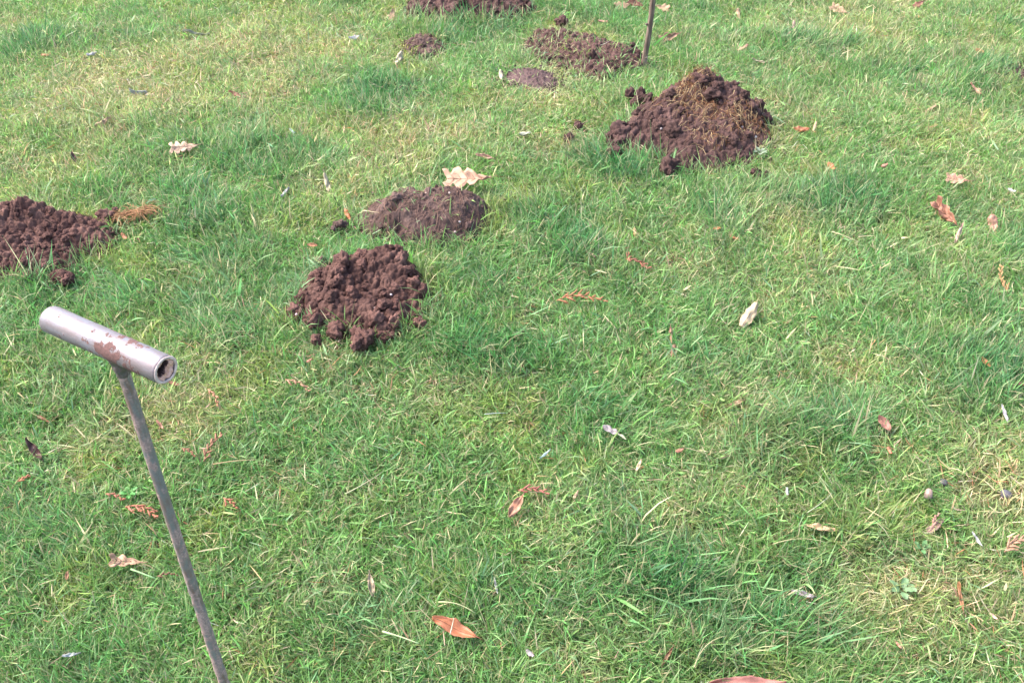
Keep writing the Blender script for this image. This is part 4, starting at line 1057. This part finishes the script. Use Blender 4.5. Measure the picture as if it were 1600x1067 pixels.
def make_grass(name, n_try, region, dens_fn, label, rows, wmul):
    x = rng.uniform(region[0], region[1], n_try); y = rng.uniform(region[2], region[3], n_try)
    d = dens_fn(x, y); kp = rng.random(n_try) < d; x, y = x[kp], y[kp]
    bare = np.clip(field(BARE, x, y), 0, .92); kp = rng.random(len(x)) > bare; x, y = x[kp], y[kp]
    # gather part of the blades into tufts
    n = len(x)
    cell = .028
    gx = np.floor(x/cell); gy = np.floor(y/cell)
    hsh = lambda s: np.modf(np.abs(np.sin(gx*12.9898+gy*78.233+s)*43758.5453))[0]
    tx = (gx+.5+(hsh(1)-.5)*.8)*cell; ty = (gy+.5+(hsh(2)-.5)*.8)*cell
    tf = (hsh(3) < .62)*rng.random(n)**.7*.72
    ox, oy = x-tx, y-ty
    x = x-ox*tf; y = y-oy*tf
    m = soil_mask(x, y, .016); kp = rng.random(n) >= m
    x, y, ox, oy, tf = x[kp], y[kp], ox[kp], oy[kp], tf[kp]; n = len(x)
    col, lush, yel = colours(x, y, n)
    ed = soil_edge(x, y)
    dep = np.maximum(1.2, y*math.cos(PITCH)+CAM_H*math.sin(PITCH))
    L_ = (.028+.030*lush-.005*yel)*(.75+.6*N3.fbm(x+9, y, .06, 2))*np.exp(rng.normal(0, .33, n))
    # blades at a heap's edge are the taller ones around it
    L_ = L_*(1+.38*ed)
    lm = leaf_near(x, y); L_ = L_*(1-.40*lm)
    wid = (.0014+.0007*lush)*np.exp(rng.normal(0, .36, n))*wmul(dep)
    broad = rng.random(n) < .035; wid = np.where(broad, wid*2.0, wid); L_ = np.where(broad, L_*1.25, L_)
    flow = 2*math.pi*2*(N4.fbm(x, y, .30)+.5*N5.fbm(x, y, .9))
    az = flow + rng.normal(0, 1.15, n)
    rad = np.arctan2(oy, ox); use = (tf > .15)
    az = np.where(use & (rng.random(n) < .7), rad+rng.normal(0, .45, n), az)
    th0 = np.abs(rng.normal(.40, .30, n)) + .20*(1-lush)*rng.random(n)
    bend = np.abs(rng.normal(.55, .5, n))*(1.1-.4*lush)
    flat = rng.random(n) < .10
    th0 = np.where(flat, rng.uniform(1.0, 1.45, n), th0); bend = np.where(flat, rng.normal(0.1, .25, n), bend)
    zoff = np.where(flat, rng.uniform(.004, .026, n), 0)*(1-lm)
    tip = col*np.array([1.25, 1.15, 1.05])
    st = rng.random(n) < .055+.20*yel
    strw = np.array([.46, .40, .24])*np.exp(rng.normal(0, .25, n))[:, None]
    tip = np.where((rng.random(n) < .22)[:, None], strw*.8, tip)
    col = np.where(st[:, None], strw*.75, col); tip = np.where(st[:, None], strw, tip)
    tip = np.clip(tip, 0, .6)
    return build_blades(name, x, y, L_, wid, az, th0, bend, col, tip, zoff, label, 'grass', rows)

DN, DF = 66000., 27000.
def dens_view(x, y):
    d = DN*np.clip(1.15/np.maximum(.9, y), 0, 1.0)**.85
    d = np.maximum(d, DF)
    return np.where(in_view(x, y, .18), d/DN, 0)
def dens_near(x, y): return np.where(y < 2.3, dens_view(x, y), 0)
def dens_far(x, y): return np.where(y >= 2.3, dens_view(x, y)/.62, 0)
make_grass('grass', int(DN*5.6*1.68), (-2.8, 2.8, .62, 2.3), dens_near, 'short green lawn grass with lush and straw coloured patches in the nearer half', 3,
           lambda dep: np.clip(dep/1.7, .9, 3)**.42)
make_grass('grass', int(DN*.62*5.6*2.32), (-2.8, 2.8, 2.3, 4.62), dens_far, 'paler lawn grass in the further half around the dark molehills', 2,
           lambda dep: np.clip(dep/1.7, .9, 3)**.42)
# undergrowth: small clumps scattered over the whole lawn, also where the picture does not reach
flat_ground = lambda x, y: np.zeros_like(x)
src = bpy.data.collections.new('grass_clumps'); C.children.link(src)
MID = np.array([.108, .215, .068])
for q in range(6):
    n = 150
    r = .062*np.sqrt(rng.random(n)); a = rng.uniform(0, 6.283, n); x, y = r*np.cos(a), r*np.sin(a)
    col = MID*np.exp(rng.normal(0, .26, n))[:, None]*(1+rng.normal(0, .08, (n, 3)))
    tip = col*np.array([1.25, 1.15, 1.05]); st = rng.random(n) < .09
    strw = np.array([.42, .36, .21])*np.exp(rng.normal(0, .25, n))[:, None]
    tip = np.where((rng.random(n) < .18)[:, None], strw*.8, tip); col = np.where(st[:, None], strw*.75, col); tip = np.where(st[:, None], strw, tip)
    az = rng.uniform(0, 6.283, 1) + rng.normal(0, 1.5, n)
    o = build_blades('grass', x, y, .031*np.exp(rng.normal(0, .33, n)), .0021*np.exp(rng.normal(0, .34, n)), az, np.abs(rng.normal(.42, .32, n)), np.abs(rng.normal(.55, .5, n)),
                     np.clip(col, .01, .6), np.clip(tip, .01, .6), np.zeros(n), 'short lawn grass growing in small clumps', 'grass', 2, None, flat_ground, False)
    C.objects.unlink(o); src.objects.link(o)
    ox, oy = (-4.2+.5*q, 7.6); o.location = (ox, oy, float(gz(ox, oy)))
n = 46000
x = rng.uniform(-5.5, 5.5, n); y = rng.uniform(-.8, 9, n)
inn = in_view(x, y, 1.6); dn = n/(11*9.8)
kp = rng.random(n) < np.where(inn, 360/dn, 170/dn); x, y, inn = x[kp], y[kp], inn[kp]
kp = rng.random(len(x)) > np.clip(field(BARE, x, y)*1.2, 0, .95); x, y, inn = x[kp], y[kp], inn[kp]
kp = soil_mask(x, y, -.045) <= 0; x, y, inn = x[kp], y[kp], inn[kp]; n = len(x)
col, lush, yel = colours(x, y, n)
# patch colour without the blade to blade scatter
base = np.array([.106, .215, .068])*(1-lush[:, None]) + np.array([.046, .145, .056])*lush[:, None]
base = base*(1-.7*yel[:, None]) + np.array([.205, .262, .100])*.7*yel[:, None]
tint = base/MID*np.exp(rng.normal(0, .20, n))[:, None]*(1+rng.normal(0, .07, (n, 3))) - 1
lm = leaf_near(x, y)
zs = (.85+.65*lush-.1*yel)*rng.uniform(.8, 1.2, n)*(1-.5*lm); xs_ = np.where(inn, 1.0, 1.45)*rng.uniform(.85, 1.15, n)
pm = bpy.data.meshes.new('outer_grass')
pm.from_pydata(np.stack([x, y, gz(x, y)-.002], -1).tolist(), [], [])
def put(nm, arr):
    a = pm.attributes.new(nm, 'FLOAT_VECTOR', 'POINT'); a.data.foreach_set('vector', np.ascontiguousarray(arr, np.float32).reshape(-1))
put('tint', tint); put('spin', np.stack([rng.normal(0, .08, n), rng.normal(0, .08, n), rng.uniform(0, 6.283, n)], -1)); put('size', np.stack([xs_, xs_, zs*np.where(inn, 1, 1.2)], -1))
go = tag(link('outer_grass', pm), 'lawn grass spreading out around the molehills', 'grass', None, 'stuff')
ng = bpy.data.node_groups.new('grass_scatter', 'GeometryNodeTree')
ng.interface.new_socket('Geometry', in_out='INPUT', socket_type='NodeSocketGeometry'); ng.interface.new_socket('Geometry', in_out='OUTPUT', socket_type='NodeSocketGeometry')
gi = ng.nodes.new('NodeGroupInput'); gout = ng.nodes.new('NodeGroupOutput'); ip = ng.nodes.new('GeometryNodeInstanceOnPoints')
ci = ng.nodes.new('GeometryNodeCollectionInfo'); ci.inputs['Collection'].default_value = src; ci.inputs['Separate Children'].default_value = True; ci.inputs['Reset Children'].default_value = True
ip.inputs['Pick Instance'].default_value = True
def na(nm):
    q = ng.nodes.new('GeometryNodeInputNamedAttribute'); q.data_type = 'FLOAT_VECTOR'; q.inputs['Name'].default_value = nm; return q.outputs['Attribute']
e2r = ng.nodes.new('FunctionNodeEulerToRotation')
rv = ng.nodes.new('FunctionNodeRandomValue'); rv.data_type = 'INT'
[k for k in rv.inputs if k.name == 'Max' and k.type == 'INT'][0].default_value = 5
ng.links.new(gi.outputs[0], ip.inputs['Points']); ng.links.new(ci.outputs[0], ip.inputs['Instance'])
ng.links.new(na('spin'), e2r.inputs[0]); ng.links.new(e2r.outputs[0], ip.inputs['Rotation']); ng.links.new(na('size'), ip.inputs['Scale'])
ng.links.new([k for k in rv.outputs if k.type == 'INT'][0], ip.inputs['Instance Index']); ng.links.new(ip.outputs[0], gout.inputs[0])
md = go.modifiers.new('scatter', 'NODES'); md.node_group = ng

# thatch: dead straws lying low between the blades
n = 90000
x = rng.uniform(-2.8, 2.8, n); y = rng.uniform(.65, 4.5, n)
kp = in_view(x, y, .12) & (rng.random(n) < .25+.75*np.clip(field(YELL, x, y)+field(BARE, x, y)+(N3.fbm(x, y, .2)-.45)*1.5, 0, 1)); x, y = x[kp], y[kp]
kp = rng.random(len(x)) >= soil_mask(x, y, -.004); x, y = x[kp], y[kp]; n = len(x)
col = np.array([.36, .30, .18])*np.exp(rng.normal(0, .35, n))[:, None]*(1+rng.normal(0, .1, (n, 3)))
red = rng.random(n) < .15; col = np.where(red[:, None], np.array([.26, .12, .06])*np.exp(rng.normal(0, .3, n))[:, None], col)
build_blades('dry_grass', x, y, rng.uniform(.015, .05, n), rng.uniform(.0010, .0024, n), rng.uniform(0, 6.28, n), rng.uniform(1.15, 1.5, n), rng.normal(0, .3, n),
             np.clip(col, .02, .6), np.clip(col*1.1, .02, .6), rng.uniform(.003, .02, n), 'dead straw and thatch lying between the green blades', 'dead grass', 2)
print('TRIS', sum(sum(p for p in [len(m.loops)-2*len(m.polygons)]) for m in bpy.data.meshes))
